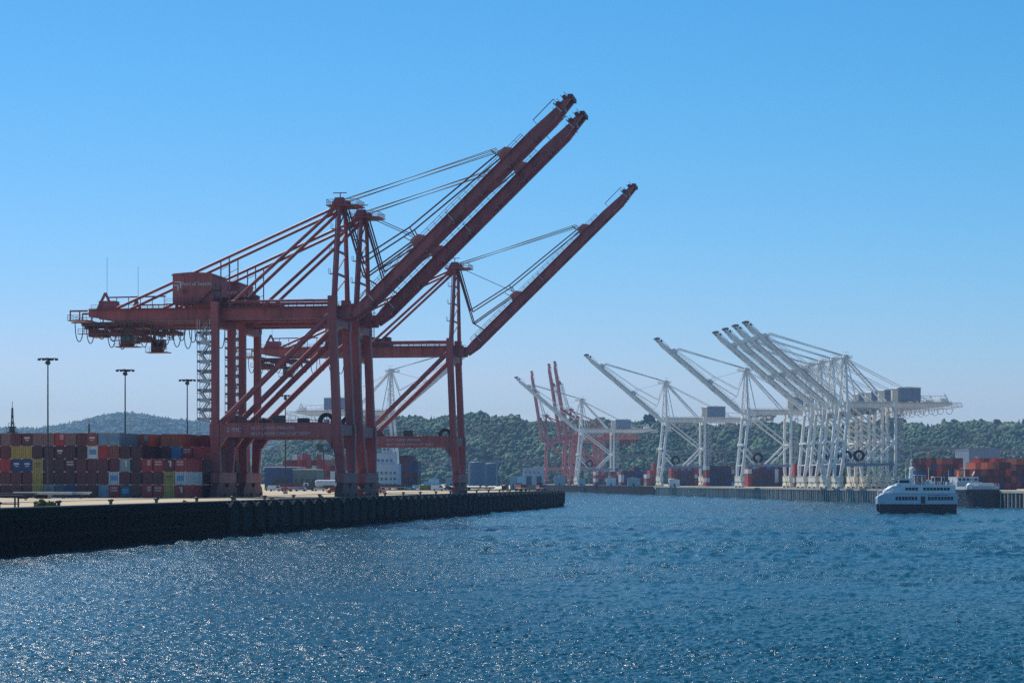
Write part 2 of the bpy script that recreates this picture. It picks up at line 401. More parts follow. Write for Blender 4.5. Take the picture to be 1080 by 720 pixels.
# single trees that stand out on the ridge line
def ridge_tree(px, top, wpx, kind, label):
    Y = 3235; z0 = hill_z(RIDGE_R, px, 0.975, 3250) - 1; h = zpx(top, Y) - z0; r = wpx*Y/F/2
    root = thing('pine_tree' if kind else 'broadleaf_tree', label, 'tree', ((px-540)/F*Y, Y, z0))
    its = []
    if kind: its = [(0,0,h*0.1,r,h*0.9,1,(0.022,0.042,0.024))]
    else:
        for a in range(7):
            its.append((rnd.uniform(-.5,.5)*r, rnd.uniform(-.5,.5)*r, h*rnd.uniform(0.25,0.6), r*rnd.uniform(.45,.7), h*rnd.uniform(.3,.42), 0, (0.028,0.05,0.026)))
    crown_object('crown', its, int(px), root)
    MB().tube((0,0,0),(0,0,h*0.7),0.6,6,0.2).build('trunk', M['trunk'], root)
ridge_tree(948, 440, 13, 0, 'tall dark rounded tree on the ridge right of the white crane cluster')
ridge_tree(684, 434.5, 12, 0, 'dark tree clump rising above the ridge between two far white cranes')
ridge_tree(690, 437.5, 6, 1, 'narrow dark conifer beside the dark ridge clump between far white cranes')
ridge_tree(718, 440, 7, 1, 'dark conifer on the ridge left of the middle white crane tower')
ridge_tree(729, 441, 6, 1, 'slim dark conifer on the ridge behind a blue-grey machinery house')
ridge_tree(547, 436, 8, 0, 'small dark tree on the ridge left of the far red booms')
ridge_tree(1052, 441, 9, 0, 'dark rounded tree on the ridge near the right edge')
ridge_tree(1079, 441, 7, 1, 'dark conifer on the ridge at the right edge')
ridge_tree(510, 439, 9, 0, 'bushy tree topping the ridge right of the farther big red crane')

# ------------------------------------------------------------------ sky, sun, haze, camera
SUN_AZ, SUN_EL = R(-33), R(47)
sdir = Vector((math.sin(SUN_AZ)*math.cos(SUN_EL), math.cos(SUN_AZ)*math.cos(SUN_EL), math.sin(SUN_EL)))
wd = bpy.data.worlds.new('World'); sc.world = wd; wd.use_nodes = True
nt = wd.node_tree; bg = nt.nodes['Background']
sky = nt.nodes.new('ShaderNodeTexSky'); sky.sky_type = 'NISHITA'; sky.sun_disc = False
sky.sun_elevation = SUN_EL; sky.sun_rotation = SUN_AZ; sky.altitude = 0; sky.air_density = 1.0; sky.dust_density = 0.0; sky.ozone_density = 3.5
def math_node(op, a, b):
    n = nt.nodes.new('ShaderNodeMath'); n.operation = op
    for k, v in enumerate((a, b)):
        if isinstance(v, (int, float)): n.inputs[k].default_value = v
        else: nt.links.new(v, n.inputs[k])
    return n.outputs[0]
sep = nt.nodes.new('ShaderNodeSeparateColor'); cmb = nt.nodes.new('ShaderNodeCombineColor'); nt.links.new(sky.outputs['Color'], sep.inputs[0])
r_lin = math_node('MULTIPLY', sep.outputs[0], 0.66)          # cleaner, bluer air than the model's default
r_deep = math_node('MULTIPLY', math_node('POWER', r_lin, 2.0), 0.235)
nt.links.new(math_node('MINIMUM', r_deep, math_node('MULTIPLY', r_lin, 1.1)), cmb.inputs[0])
nt.links.new(math_node('MULTIPLY', sep.outputs[1], 0.98*0.77), cmb.inputs[1])
nt.links.new(math_node('MULTIPLY', sep.outputs[2], 1.22*0.79), cmb.inputs[2])
nt.links.new(cmb.outputs[0], bg.inputs['Color']); bg.inputs['Strength'].default_value = 0.12
sl = bpy.data.lights.new('sun', 'SUN'); sl.energy = 4.8; sl.angle = R(0.5); sl.color = (1, 0.95, 0.87)
so = bpy.data.objects.new('sun', sl); col.objects.link(so); so.rotation_euler = sdir.to_track_quat('Z', 'Y').to_euler(); so.location = (0, 0, 300)

hz = MB(); hz.box(-4190, 4190, -80, 8990, -1.0, 320.0)
haze = hz.build('haze', None) if False else None
me = hz.mesh('haze', []); me.materials.clear()
hm = bpy.data.materials.new('haze_air'); hm.use_nodes = True; hn = hm.node_tree
for n in list(hn.nodes):
    if n.type == 'BSDF_PRINCIPLED': hn.nodes.remove(n)
pv = hn.nodes.new('ShaderNodeVolumePrincipled'); pv.inputs['Color'].default_value = (0.40, 0.66, 1.0, 1); pv.inputs['Density'].default_value = 0.000085
pv.inputs['Anisotropy'].default_value = 0.0
outn = [n for n in hn.nodes if n.type == 'OUTPUT_MATERIAL'][0]; hn.links.new(pv.outputs['Volume'], outn.inputs['Volume'])
me.materials.append(hm)
haze = bpy.data.objects.new('haze', me); col.objects.link(haze)
tag(haze, 'thin blue summer haze lying over the harbour and hills', 'haze', kind='stuff')

cd = bpy.data.cameras.new('camera'); cam = bpy.data.objects.new('camera', cd); col.objects.link(cam)
cam.location = (0, 0, H); cam.rotation_euler = (R(90), 0, 0)
cd.sensor_width = 36; cd.lens = 36*F/1080; cd.shift_y = (HZ-360)/1080; cd.clip_start = 1; cd.clip_end = 30000
sc.camera = cam
sc.view_settings.view_transform = 'Standard'; sc.view_settings.look = 'None'; sc.view_settings.exposure = 0.0; sc.view_settings.gamma = 1
sc.cycles.volume_bounces = 0; sc.cycles.max_bounces = 6; sc.cycles.use_denoising = False; sc.cycles.denoising_input_passes = 'RGB_ALBEDO_NORMAL'
sc.cycles.sample_clamp_indirect = 10; sc.cycles.sample_clamp_direct = 9

# ------------------------------------------------------------------ ship-to-shore gantry cranes
# local frame: x over the water, y along the quay, z up; origin on the quay at the waterside rail
def make_crane(p, body, label, cat, group, name):
    G, ang, L = p['G'], p['ang'], p['L']
    red = p['style'] == 'red'
    mb, md = M[body], M['red_dark' if red else 'house_grey']
    rope = M['rope' if red else 'rope_w']
    root = thing(name, label, cat, group=group)
    wy, wl = p['wy'], p['wlow']; pz0, pz1 = p['portal']; g0, g1 = p['girder']; gy = p['gy']
    lw = p['legw']; zs0, zs1 = p['sill']
    sill_m = mb if red else M['cream']  # white cranes' sills carry the sun's warm cream in their colour
    # bogies and sill beams
    boga = None
    for x in (0.3, -G):
        b = MB(); b.box(x-1.05, x+1.05, -wl-1.8, wl+1.8, zs0, zs1); b.box(x-1.15, x+1.15, -wl-1.0, wl+1.0, zs1-0.35, zs1+0.05)
        b.build('sill_beam', sill_m, root)
        for sy in (-1, 1):
            if boga is None:
                b = MB(); b.prism([(-3.9,0.8),(3.9,0.8),(3.9,1.9),(3.4,2.4),(2.7,2.5),(2.3,zs0),(-2.3,zs0),(-2.7,2.5),(-3.4,2.4),(-3.9,1.9)], -0.8, 0.8, 'yz')
                for k in (-3.5,3.5): b.box(-0.9,0.9,k-0.5,k+0.5,0.15,1.2)
                boga = b.build('bogie', md if red else M['cream'], root)
                w = MB()
                for k in (-2.9,-1.75,-0.6,0.6,1.75,2.9):
                    for s in (-0.45, 0.45): w.tube((s-0.12,k,0.5),(s+0.12,k,0.5),0.5,10)
                w.build('wheel_set', M['dark'], boga)
                boga.location = (x, sy*(wl-0.9), 0)
            else:
                c = copy_tree(boga, root); c.location = (x, sy*(wl-0.9), 0)
    # legs
    for sy in (-1, 1):
        b = MB()
        b.bar((0.3, sy*(wl-0.6), zs1), (-0.35, sy*wy, pz0+0.3), lw*0.8, 1.2, lw*0.7*1.0, 1.7) if False else None
        def taper(x0, y0, z0, wx0, wy0, x1, y1, z1, wx1, wy1):
            b.add([(x0-wx0,y0-wy0,z0),(x0+wx0,y0-wy0,z0),(x0+wx0,y0+wy0,z0),(x0-wx0,y0+wy0,z0),
                   (x1-wx1,y1-wy1,z1),(x1+wx1,y1-wy1,z1),(x1+wx1,y1+wy1,z1),(x1-wx1,y1+wy1,z1)],
                  [(3,2,1,0),(4,5,6,7),(0,1,5,4),(1,2,6,5),(2,3,7,6),(3,0,4,7)])
        h = lw/2
        taper(0.3, sy*wl, zs1, h*1.0, 0.6, -0.3, sy*wy, pz0, h*1.35, 0.85)
        taper(-0.3, sy*wy, pz0, h*1.35, 0.85, -0.4, sy*wy, pz1, h*1.35, 0.85)
        taper(-0.4, sy*wy, pz1, h*1.05, 0.8, p['topx'], sy*wy, g0, h, 0.8)
        taper(p['topx'], sy*wy, g0-2.2, h*1.25, 0.95, p['topx'], sy*wy, g1+(2.2 if red else 1.0), h*1.1, 0.85)
        b.build('leg', mb, root)
        b = MB()
        taper(-G, sy*wl, zs1, h*0.95, 0.6, -G, sy*wy, pz0, h*1.25, 0.8)
        taper(-G, sy*wy, pz0, h*1.25, 0.8, -G, sy*wy, pz1, h*1.25, 0.8)
        taper(-G, sy*wy, pz1, h*0.9, 0.75, -G, sy*wy, g0-1.0, h*0.9, 0.75)
        taper(-G, sy*wy, g0-1.0, h*1.05, 0.8, -G, sy*wy, g1+(1.2 if red else 0.6), h*1.15, 0.8)
        b.build('leg', mb, root)
    # portal beams, cross beams, braces
    for sy in (-1, 1):
        b = MB(); t = pz1-pz0
        x0, x1 = -G+lw*0.7, -0.3-lw*0.7
        if red:
            b.prism([(x0,pz0-2.2),(x0+1.6,pz0),(x1-1.6,pz0),(x1,pz0-2.6),(x1,pz1),(x0,pz1)], sy*wy-0.7, sy*wy+0.7)
            for k in range(1, 10):
                x = x0+(x1-x0)*k/10; b.box(x-0.06, x+0.06, sy*wy-0.74, sy*wy+0.74, pz0+0.05, pz1+0.03)
            b.box(x0+1, x1-1, sy*wy-0.85, sy*wy+0.85, pz1, pz1+0.12)
        else:
            b.box(x0, x1, sy*wy-0.5, sy*wy+0.5, pz0, pz1)
        pb = b.build('portal_beam', mb if red else M['house_grey'], root)
        r = MB(); r.rail([(x0+0.5, sy*(wy+0.75), pz1+0.12), (x1-0.5, sy*(wy+0.75), pz1+0.12)], 1.1, 3, 0.05); r.build('handrail', rope, pb)
        if red and sy < 0:
            for body_, size, xx, zz in (('50 LT UNDER SPREADER', 0.95, x0+7.4, pz1-1.35), ('60 LT UNDER CARGO LIFT BEAM', 0.95, x0+7.4, pz1-2.65), ('ZPMC', 1.35, x0+1.6, pz1-1.9)):
                text_mesh(body_, size, xx, -wy-0.72, zz, 'lettering', M['letter'], pb, 0.02)
        b = MB()
        if red: b.tube((p['topx']-0.8, sy*wy, g0+0.6), (-G+1.0, sy*wy, pz1-0.2), 0.68, 14)
        else: b.bar((p['topx']-0.8, sy*wy, g0+0.4), (-G+0.8, sy*wy, p['mid']), 0.75, 0.85)
        b.build('brace', mb, root)
        if not red:
            b = MB(); b.bar((-G+0.8, sy*wy, p['mid']-0.5), (-G*0.58, sy*wy, pz1), 0.8, 0.9); b.build('brace', mb, root)
            b = MB(); b.bar((-0.3, sy*wy, p['mid']-0.5), (-G*0.36, sy*wy, pz1), 0.7, 0.8); b.build('brace', mb, root)
    for x, z0, z1, hw in ((p['topx'], g0-1.9, g0-0.02, 0.9), (-G, g0-1.8, g0-0.02, 0.8), (-0.35, pz0+0.4, pz1-0.3, 0.8), (-G, pz0+0.4, pz1-0.3, 0.8)):
        b = MB(); b.box(x-hw, x+hw, -wy+0.6, wy-0.6, z0, z1); b.build('cross_beam', mb, root)
    if not red:
        for x in (-0.35, -G):
            b = MB(); b.box(x-0.5, x+0.5, -wy+0.6, wy-0.6, p['mid']-0.5, p['mid']+0.5); b.build('cross_beam', mb, root)
    # girders (twin box) with walkway and ties
    xt = p['tail']; xh = p['hinge'][0]-1.2
    for sy in (-1, 1):
        b = MB(); b.prism([(xt,g0+1.1),(xt+7,g0),(xh,g0),(xh,g1),(xt,g1)], sy*gy-0.6, sy*gy+0.6)
        for k in range(int((xh-xt)/4)):
            x = xt+2+k*4; b.box(x-0.07, x+0.07, sy*gy-0.66, sy*gy+0.66, g0+1.2, g1+0.02)
        b.box(xt, xh, sy*(gy+0.45)-0.45, sy*(gy+0.45)+0.45, g1+0.01, g1+0.14)
        gd = b.build('girder', mb, root)
        w = MB(); w.box(xt+1, xh-1, sy*(gy+1.2)-0.5, sy*(gy+1.2)+0.5, g1-0.35, g1-0.25)
        w.rail([(xt+1, sy*(gy+1.65), g1-0.25), (xh-1, sy*(gy+1.65), g1-0.25)], 1.15, 3, 0.06)
        w.build('walkway', mb if red else M['steel'], gd)
    b = MB()
    for k in range(9):
        x = xt+0.6+(xh-1-xt)*k/8.2; b.box(x-0.4, x+0.4, -gy+0.6, gy-0.6, g0+1.3, g1-0.4)
    b.build('girder_tie', mb, root)
    # pipe along the top between the legs
    if red:
        b = MB(); b.tube((-G+2, -gy-0.3, g1+1.45), (p['topx']-1.6, -gy-0.3, g1+1.45), 0.3, 8)
        b.tube((-G+2, gy+0.3, g1+1.45), (p['topx']-1.6, gy+0.3, g1+1.45), 0.3, 8)
        for k in range(7):
            x = -G+2.5+k*(G-5)/6
            for s in (-1, 1): b.bar((x, s*(gy+0.3), g1), (x, s*(gy+0.3), g1+1.3), 0.15, 0.15)
        b.build('service_pipe', mb, root)
    # tail platform with aerial
    b = MB(); b.box(xt-5, xt-0.3, -gy-1, gy+1, g0+0.2, g0+0.42); b.box(xt-4.6, xt-0.3, -gy-0.6, -gy-0.3, g1-0.5, g1-0.1); b.box(xt-4.6, xt-0.3, gy+0.3, gy+0.6, g1-0.5, g1-0.1)
    for x in (xt-4.5, xt-2.2):
        for s in (-gy-0.5, gy+0.5): b.bar((x, s, g0+0.4), (x, s, g1-0.1), 0.25, 0.25)
    b.bar((xt+0.5, 0, g1), (xt+2.6, 0, g1+4.2), 0.5, 0.5); b.bar((xt+4.5, 0, g1), (xt+2.6, 0, g1+4.2), 0.5, 0.5)
    b.box(xt+1.5, xt+5.5, -1.5, 1.5, g1+0.2, g1+2.2); b.bar((xt+3, 1, g1+3.2), (xt+17, 1, g1+3.3), 0.25, 0.3)
    for k in range(5): b.bar((xt+5+k*2.9, 1, g1), (xt+5+k*2.9, 1, g1+3.2), 0.14, 0.14)
    tp = b.build('tail_platform', mb, root)
    r = MB(); r.rail([(xt-0.3, -gy-1, g0+0.42), (xt-5, -gy-1, g0+0.42), (xt-5, gy+1, g0+0.42), (xt-0.3, gy+1, g0+0.42)], 1.15, 1.6, 0.05)
    r.tube((xt+3, 0, g1+4), (xt+3, 0, g1+12.5 if red else g1+5.5), 0.045, 5); r.build('aerial', rope, tp)
    # machinery house
    hx0, hx1, hy, hz0, hz1 = p['house']
    b = MB(); b.box(hx0, hx1, -hy, hy, hz0, hz1)
    n = int((hx1-hx0)/0.9)
    for k in range(1, n):
        x = hx0+(hx1-hx0)*k/n; b.box(x-0.05, x+0.05, -hy-0.05, hy+0.05, hz0+0.3, hz1-0.3)
    for x0_, x1_ in ((hx0, hx0+0.4), (hx1-0.4, hx1)):
        for s in (-1, 1): b.box(x0_, x1_, s*gy-0.5, s*gy+0.5, g1+0.14, hz0)
    house = b.build('machinery_house', M['red_dark' if red else 'house_grey'] if not red else mb, root)
    b = MB(); b.prism([(hx0-0.3,hz1+0.02),(hx1+0.3,hz1+0.02),(hx1-0.2,hz1+0.45),((hx0+hx1)/2,hz1+0.75),(hx0+0.2,hz1+0.45)], -hy-0.3, hy+0.3); b.build('roof', mb if red else M['shed'], house)
    if red:
        b = MB(); b.box(hx0-1.2, hx1+0.2, -hy-1.3, -hy-0.15, hz0-0.15, hz0); b.rail([(hx0-1.2, -hy-1.25, hz0), (hx1+0.2, -hy-1.25, hz0)], 1.1, 1.6, 0.05)
        b.bar((hx1-3.2, -hy-0.7, hz0), (hx1+0.2, -hy-0.7, hz0+3.0), 0.9, 0.15); b.box(hx1+0.2, hx1+2.0, -hy-1.2, -hy+1.0, hz0+2.9, hz0+3.05)
        b.rail([(hx1+0.2, -hy-1.15, hz0+3.05), (hx1+2.0, -hy-1.15, hz0+3.05)], 1.1, 0.9, 0.05); b.build('stair', M['red_dark'], house)
        text_mesh('Port of Seattle', 1.22, hx0+2.15, -hy-0.08, hz1-2.35, 'lettering', M['letter'], house, 0.02, 0.012)
        e = MB(); zt = hz1-1.35        # the angular emblem left of the name
        for poly in ([(0.15,0),(1.75,0),(1.75,-0.28),(0.15,-0.28)], [(0.0,-0.75),(1.15,-0.75),(1.15,-1.03),(0.0,-1.03)], [(1.4,-0.28),(1.75,-0.28),(1.75,-1.6),(1.4,-1.6)], [(0.75,-1.03),(1.15,-1.03),(1.0,-2.4),(0.75,-2.0)]):
            e.prism([(hx0+0.35+a, zt+c) for a, c in poly], -hy-0.09, -hy-0.06)
        e.build('emblem', M['letter'], house)
        b = MB(); b.box(hx0+2.4, hx0+3.5, -hy-0.09, -hy, hz0+2.3, hz0+3.3); b.build('vent', M['red_dark'], house)
        b = MB(); b.box(hx1+0.5, hx1+9.5, -2.6, 2.6, g1+0.2, g1+1.4)
        for k in range(4):
            b.box(hx1+1+k*2.2, hx1+2.5+k*2.2, -1.7, 1.7, g1+1.4, g1+2.6+0.5*(k % 2)); b.tube((hx1+1.7+k*2.2, -1.9, g1+2), (hx1+1.7+k*2.2, 1.9, g1+2), 0.7, 10)
        b.rail([(hx1+0.5, -2.6, g1+1.4), (hx1+9.5, -2.6, g1+1.4)], 1.1, 1.3, 0.05); b.build('winch_deck', M['red_dark'], root)
    else:
        b = MB(); b.box(hx0-0.06, hx0, -hy+0.5, hy-0.5, hz0+1, hz1-1); b.build('vent', M['dark'], house)
        b = MB(); b.box(-G-0.9, -G+2.0, wy-1.1, wy+1.2, g1+0.7, g1+6.3); b.box(-G-1.1, -G+2.2, wy-1.3, wy+1.4, g1+6.3, g1+6.5); b.build('lift_housing', M['cream'], root)
    # tower
    ax, az = p['apex']; tx = p['topx']+0.4
    zb = g1+(2.2 if red else 1.0)
    for sy in (-1, 1):
        b = MB(); b.tube((tx, sy*(wy-0.4), zb), (ax, sy*p['ay'], az), 0.6, 14, 0.46); b.build('tower_post', mb, root)
        if not red:
            b = MB(); b.bar((tx-4.5, sy*(wy-0.4), g1+0.2), (ax-0.6, sy*p['ay'], az-0.8), 0.45, 0.45); b.build('tower_post', mb, root)
    b = MB()
    zz = [zb+(az-zb)*k/4 for k in range(1, 4)]
    yy = lambda z: (wy-0.4)+(p['ay']-(wy-0.4))*(z-zb)/(az-zb); xx = lambda z: tx+(ax-tx)*(z-zb)/(az-zb)
    for z in zz: b.bar((xx(z), -yy(z), z), (xx(z), yy(z), z), 0.45, 0.45)
    for za, zc in zip([zb+0.5]+zz, zz+[az-0.6]):
        b.bar((xx(za), -yy(za), za), (xx(zc), yy(zc), zc), 0.25, 0.25)
        if not red: b.bar((xx(za), yy(za), za), (xx(zc), -yy(zc), zc), 0.25, 0.25)
    b.build('tower_bracing', mb, root)
    b = MB(); b.bar((tx-1.0, -yy(zb)+1.3, zb), (ax-0.9, -p['ay']+0.6, az-0.5), 0.5, 0.08); b.bar((tx-1.0, -yy(zb)+1.8, zb), (ax-0.9, -p['ay']+1.1, az-0.5), 0.08, 0.08)
    for k in range(1, 4):
        z = zb+(az-zb)*k/4; b.box(xx(z)-1.9, xx(z)-0.5, -yy(z)+0.5, -yy(z)+2.4, z, z+0.1); b.rail([(xx(z)-1.9, -yy(z)+0.5, z+0.1), (xx(z)-1.9, -yy(z)+2.4, z+0.1)], 1.1, 1, 0.05)
    b.build('ladder', mb if red else M['steel'], root)
    pw = p['ay']+1.1
    b = MB(); b.box(ax-2.9, ax+2.3, -pw, pw, az, az+0.25); b.prism([(ax+2.3,az),(ax+4.6,az+0.25),(ax+2.3,az+0.25)], -pw, pw)
    b.prism([(ax-1.9,az+0.25),(ax+1.9,az+0.25),(ax+1.0,az+2.0),(ax-1.0,az+2.0)], -p['ay']-0.3, -p['ay']+0.3); b.prism([(ax-1.9,az+0.25),(ax+1.9,az+0.25),(ax+1.0,az+2.0),(ax-1.0,az+2.0)], p['ay']-0.3, p['ay']+0.3)
    b.box(ax-0.6, ax+0.6, -p['ay']+0.3, p['ay']-0.3, az-1.6, az-0.02); b.tube((ax, -p['ay']-0.9, az+1.0), (ax, p['ay']+0.9, az+1.0), 0.85, 10)
    b.bar((ax-0.5, 0, az+0.2), (ax-0.5, 0, az+3.4), 0.2, 0.2); b.bar((ax-2.2, 0, az+3.4), (ax+1.0, 0, az+3.4), 0.2, 0.2)
    tp = b.build('tower_platform', mb, root)
    r = MB(); r.rail([(ax-2.8, -pw+0.05, az+0.25), (ax+4.3, -pw+0.05, az+0.25), (ax+4.3, pw-0.05, az+0.25), (ax-2.8, pw-0.05, az+0.25), (ax-2.8, -pw+0.05, az+0.25)], 1.2, 1.2, 0.06); r.build('railing', mb if red else M['steel'], tp)
    # back stays
    for (x1, z1, r) in p['stays']:
        for sy in (-1, 1):
            b = MB(); b.tube((ax-0.8, sy*(p['ay']-0.2), az-0.2), (x1, sy*gy, z1), r*0.54, 12); b.build('back_stay', mb, root)
    if red:
        sx = -27.6; sz = lambda x: (az-0.2)+(g1+0.3-az)*(x-ax)/(p['stays'][0][0]-ax)
        for s in (-1, 1):
            b = MB()
            for dx in (-1.0, 1.0): b.bar((sx+dx, s*gy, g1), (sx+dx, s*gy, sz(sx+dx)), 0.22, 0.22)
            for k in range(1, 5): b.bar((sx-1.0, s*gy, g1+k*2.2), (sx+1.0, s*gy, g1+k*2.2+1), 0.1, 0.1)
            b.build('stay_support', mb, root)
    # boom
    hxx, hzz = p['hinge']; ca, sa = math.cos(ang), math.sin(ang)
    bp = lambda s, q: (hxx + s*ca - q*sa, hzz + s*sa + q*ca)
    def b3(s, q, y): a, c = bp(s, q); return (a, y, c)
    bd = p['bd']; by = 2.7 if red else 2.2
    boom = None
    for sy in (-1, 1):
        b = MB()
        b.prism([bp(*k) for k in ((-1.2,-0.5),(2.5,-bd),(L*0.91,-bd),(L*0.945,-bd*0.62),(L,-0.25),(L,0.55),(L*0.965,0.8),(L*0.955,bd*0.55),(L*0.83,bd),(2.5,bd),(-1.2,0.6))], sy*by-0.65, sy*by+0.65)
        for k in range(int(L/4)-1):
            s = 4+k*4; (x0_, z0_), (x1_, z1_) = bp(s, -bd*0.98), bp(s, bd*0.98); b.bar((x0_, sy*by, z0_), (x1_, sy*by, z1_), 1.42, 0.12)
        if boom is None: boom = b; 
        else:
            boom.v, boom.f = boom.v, boom.f
            boom.add(b.v, b.f)
    for k in range(8):
        s = 3+k*(L-6)/7; boom.bar(b3(s, -bd*0.25, -by+0.6), b3(s, -bd*0.25, by-0.6), 0.9, bd*0.9)
    boom = boom.build('boom', mb, root)
    for k, s in enumerate(p['brackets']):
        b = MB()
        for sy in (-1, 1):
            b.prism([bp(*q) for q in ((s-1.9,bd*0.98),(s+2.0,bd*0.98),(s+0.9,bd+1.5),(s-1.2,bd+1.8))], sy*by-0.75, sy*by+0.75)
        b.bar(b3(s, bd+1.2, -by+0.7), b3(s, bd+1.2, by-0.7), 1.0, 0.8); br = b.build('stay_bracket', M['red_far'] if red else mb, boom)
        r = MB(); r.tube(b3(s-1.5, bd+2, -by), b3(s-1.9, bd+3.4, -by), 0.1, 5); r.tube(b3(s-1.5, bd+2, by), b3(s-1.9, bd+3.4, by), 0.1, 5)
        r.tube(b3(s-1.9, bd+3.4, -by), b3(s-1.9, bd+3.4, by), 0.08, 5); r.build('railing', rope, br)
    b = MB()
    for sy in (-1, 1):
        yv = sy*(by+1.3)
        for q in (bd+0.3, bd+0.85): b.bar(b3(3, q, yv), b3(L*0.8, q, yv), 0.1, 0.1)
        n = 26
        for k in range(n+1): s = 3+(L*0.8-3)*k/n; b.bar(b3(s, bd-0.35, yv), b3(s, bd+0.85, yv), 0.1, 0.1)
        b.bar(b3(3, bd-0.35, sy*(by+0.95)), b3(L*0.8, bd-0.35, sy*(by+0.95)), 0.7, 0.08)
    b.build('walkway', mb if red else M['steel'], boom)
    b = MB()
    for s in (L*0.955, L*0.985): b.tube(b3(s, 0.9, -by-0.9), b3(s, 0.9, by+0.9), 0.55, 8)
    b.bar(b3(L*0.86, bd+1.2, -by-0.5), b3(L*0.955, bd+1.3, -by-0.5), 0.16, 0.16); b.bar(b3(L*0.86, bd, -by-0.5), b3(L*0.86, bd+1.2, -by-0.5), 0.12, 0.12); b.bar(b3(L*0.955, 0.6, -by-0.5), b3(L*0.955, bd+1.3, -by-0.5), 0.12, 0.12)
    for k in range(4): b.bar(b3(L-0.3-k*1.1, 0.4, -by-0.7), b3(L-0.3-k*1.1, 1.9, -by-0.7), 0.12, 0.12); b.bar(b3(L-0.3-k*1.1, 0.4, by+0.7), b3(L-0.3-k*1.1, 1.9, by+0.7), 0.12, 0.12)
    b.box(*sorted((bp(L,0)[0]-0.6, bp(L,0)[0]+0.5)), -by-1.0, by+1.0, bp(L,0)[1]-0.3, bp(L,0)[1]+0.6)
    b.build('boom_tip', M['red_dark'] if red else M['dark'], boom)
    if red:
        for s in (4.8, 30.5, L*0.945):
            for y in (-by-0.85, by+0.85):
                b = MB(); b.bar(b3(s, -bd*0.9, y), b3(s, bd*1.5, y), 0.22, 0.22); b.build('white_bar', M['letter'], boom)  # short white bars across both sides of the boom
    # folded fore stays
    b0, b1 = p['brackets']
    for sy in (-1, 1):
        y = sy*(by-0.1)
        b = MB(); r = 0.30 if red else 0.26
        A_ = (ax+0.9, sy*(p['ay']-0.2), az-0.1); k1 = b3(p['fold'][0][0], p['fold'][0][1], y)
        b.bar(A_, k1, r, r); b.bar(k1, b3(b0+0.6, bd+4.1, y), r, r); b.bar(b3(b0+0.6, bd+4.1, y), b3(b1-1, bd+1.6, y), r, r); b.bar(b3(b0+0.6, bd+4.1, y), b3(b0, bd+1.8, y), r*.8, r*.8)
        b.build('fore_stay', mb if not red else M['red_dark'], root)
        b = MB(); y2 = sy*(by-1.2); k2 = b3(p['fold'][1][0], p['fold'][1][1], y2)
        b.bar((ax+0.5, sy*(p['ay']-0.9), az-0.2), k2, r, r); b.bar(k2, b3(b0-1.2, bd+1.6, y2), r, r); b.bar(k2, b3(p['fold'][1][0]+1.0, bd, y2), r*.8, r*.8)
        b.build('fore_stay', mb if not red else M['red_dark'], root)
    rr = 0.09 if red else 0.11
    for y, e in ((-by+0.2, 0.2), (-by+1.4, 0.9), (by-1.4, 0.2), (by-0.2, 0.9)):
        b = MB(); b.tube((ax+1.2, y*p['ay']/by, az+1.7), b3(b1-0.6, bd+2.2+e, y), rr, 5); b.build('hoist_rope', rope, root)
    for y in (-1.5, 1.5):
        b = MB(); b.tube((ax+1.4, y, az+0.4), b3(b0, bd+2.4, y), rr*0.7, 5); b.build('hoist_rope', rope, root)
    # trolley, cab, festoon
    t0 = p['trolley']
    b = MB(); b.box(t0-5.5, t0+5.5, -gy-0.8, -gy+0.4, g0-1.0, g0-0.2); b.box(t0-5.5, t0+5.5, gy-0.4, gy+0.8, g0-1.0, g0-0.2)
    for x in (t0-4.6, t0, t0+4.6): b.box(x-0.5, x+0.5, -gy, gy, g0-1.7, g0-0.6)
    b.box(t0-4.5, t0-1, -2.4, 2.4, g0-3.4, g0-1.7); b.tube((t0+1.5, -2.2, g0-2.3), (t0+1.5, 2.2, g0-2.3), 0.8, 10); b.box(t0+0.2, t0+3.4, -1.6, 1.6, g0-3.2, g0-2.4)
    b.box(t0-6, t0+10, -gy-1.6, -gy-0.9, g0-3.0, g0-2.85); b.rail([(t0-6, -gy-1.6, g0-2.85), (t0+10, -gy-1.6, g0-2.85)], 1.1, 1.5, 0.06)
    for x in (t0-5, t0+1, t0+6.5, t0+9.5): b.bar((x, -gy-1.2, g0-2.9), (x, -gy-1.0, g0-0.3), 0.16, 0.16)
    for x in (t0+7, t0+9): b.box(x-0.6, x+0.6, -gy, gy, g0-1.5, g0-0.5)
    tr = b.build('trolley', M['red_dark'] if red else M['steel'], root)
    cx = t0+(4.3 if red else 8.8)
    b = MB(); b.prism([(cx-1.4,g0-5.6),(cx+0.9,g0-5.6),(cx+1.7,g0-4.4),(cx+1.7,g0-2.7),(cx-1.4,g0-2.7)], -1.3, 1.3); b.box(cx-2.6, cx+2.8, -1.9, 1.9, g0-5.8, g0-5.62); b.bar((cx-1, 0, g0-2.7), (cx-1, 0, g0-0.7), 0.5, 0.5)
    b.rail([(cx-2.6, -1.85, g0-5.62), (cx+2.8, -1.85, g0-5.62)], 1.1, 1.0, 0.05)
    cab = b.build('operator_cab', M['red_dark'] if red else M['boatwhite'], tr)
    b = MB(); b.box(cx-1.0, cx+1.4, -1.34, -1.30, g0-4.3, g0-3.0); b.prism([(cx+0.95,g0-5.5),(cx+1.74,g0-4.4),(cx+1.74,g0-3.0),(cx+1.71,g0-3.0),(cx+1.71,g0-4.4)], -1.1, 1.1); b.build('window', M['glass'], cab)
    b = MB(); sp = 2.75 if red else 4.6; n = int((-G-1.5-(xt-3.5))/sp)
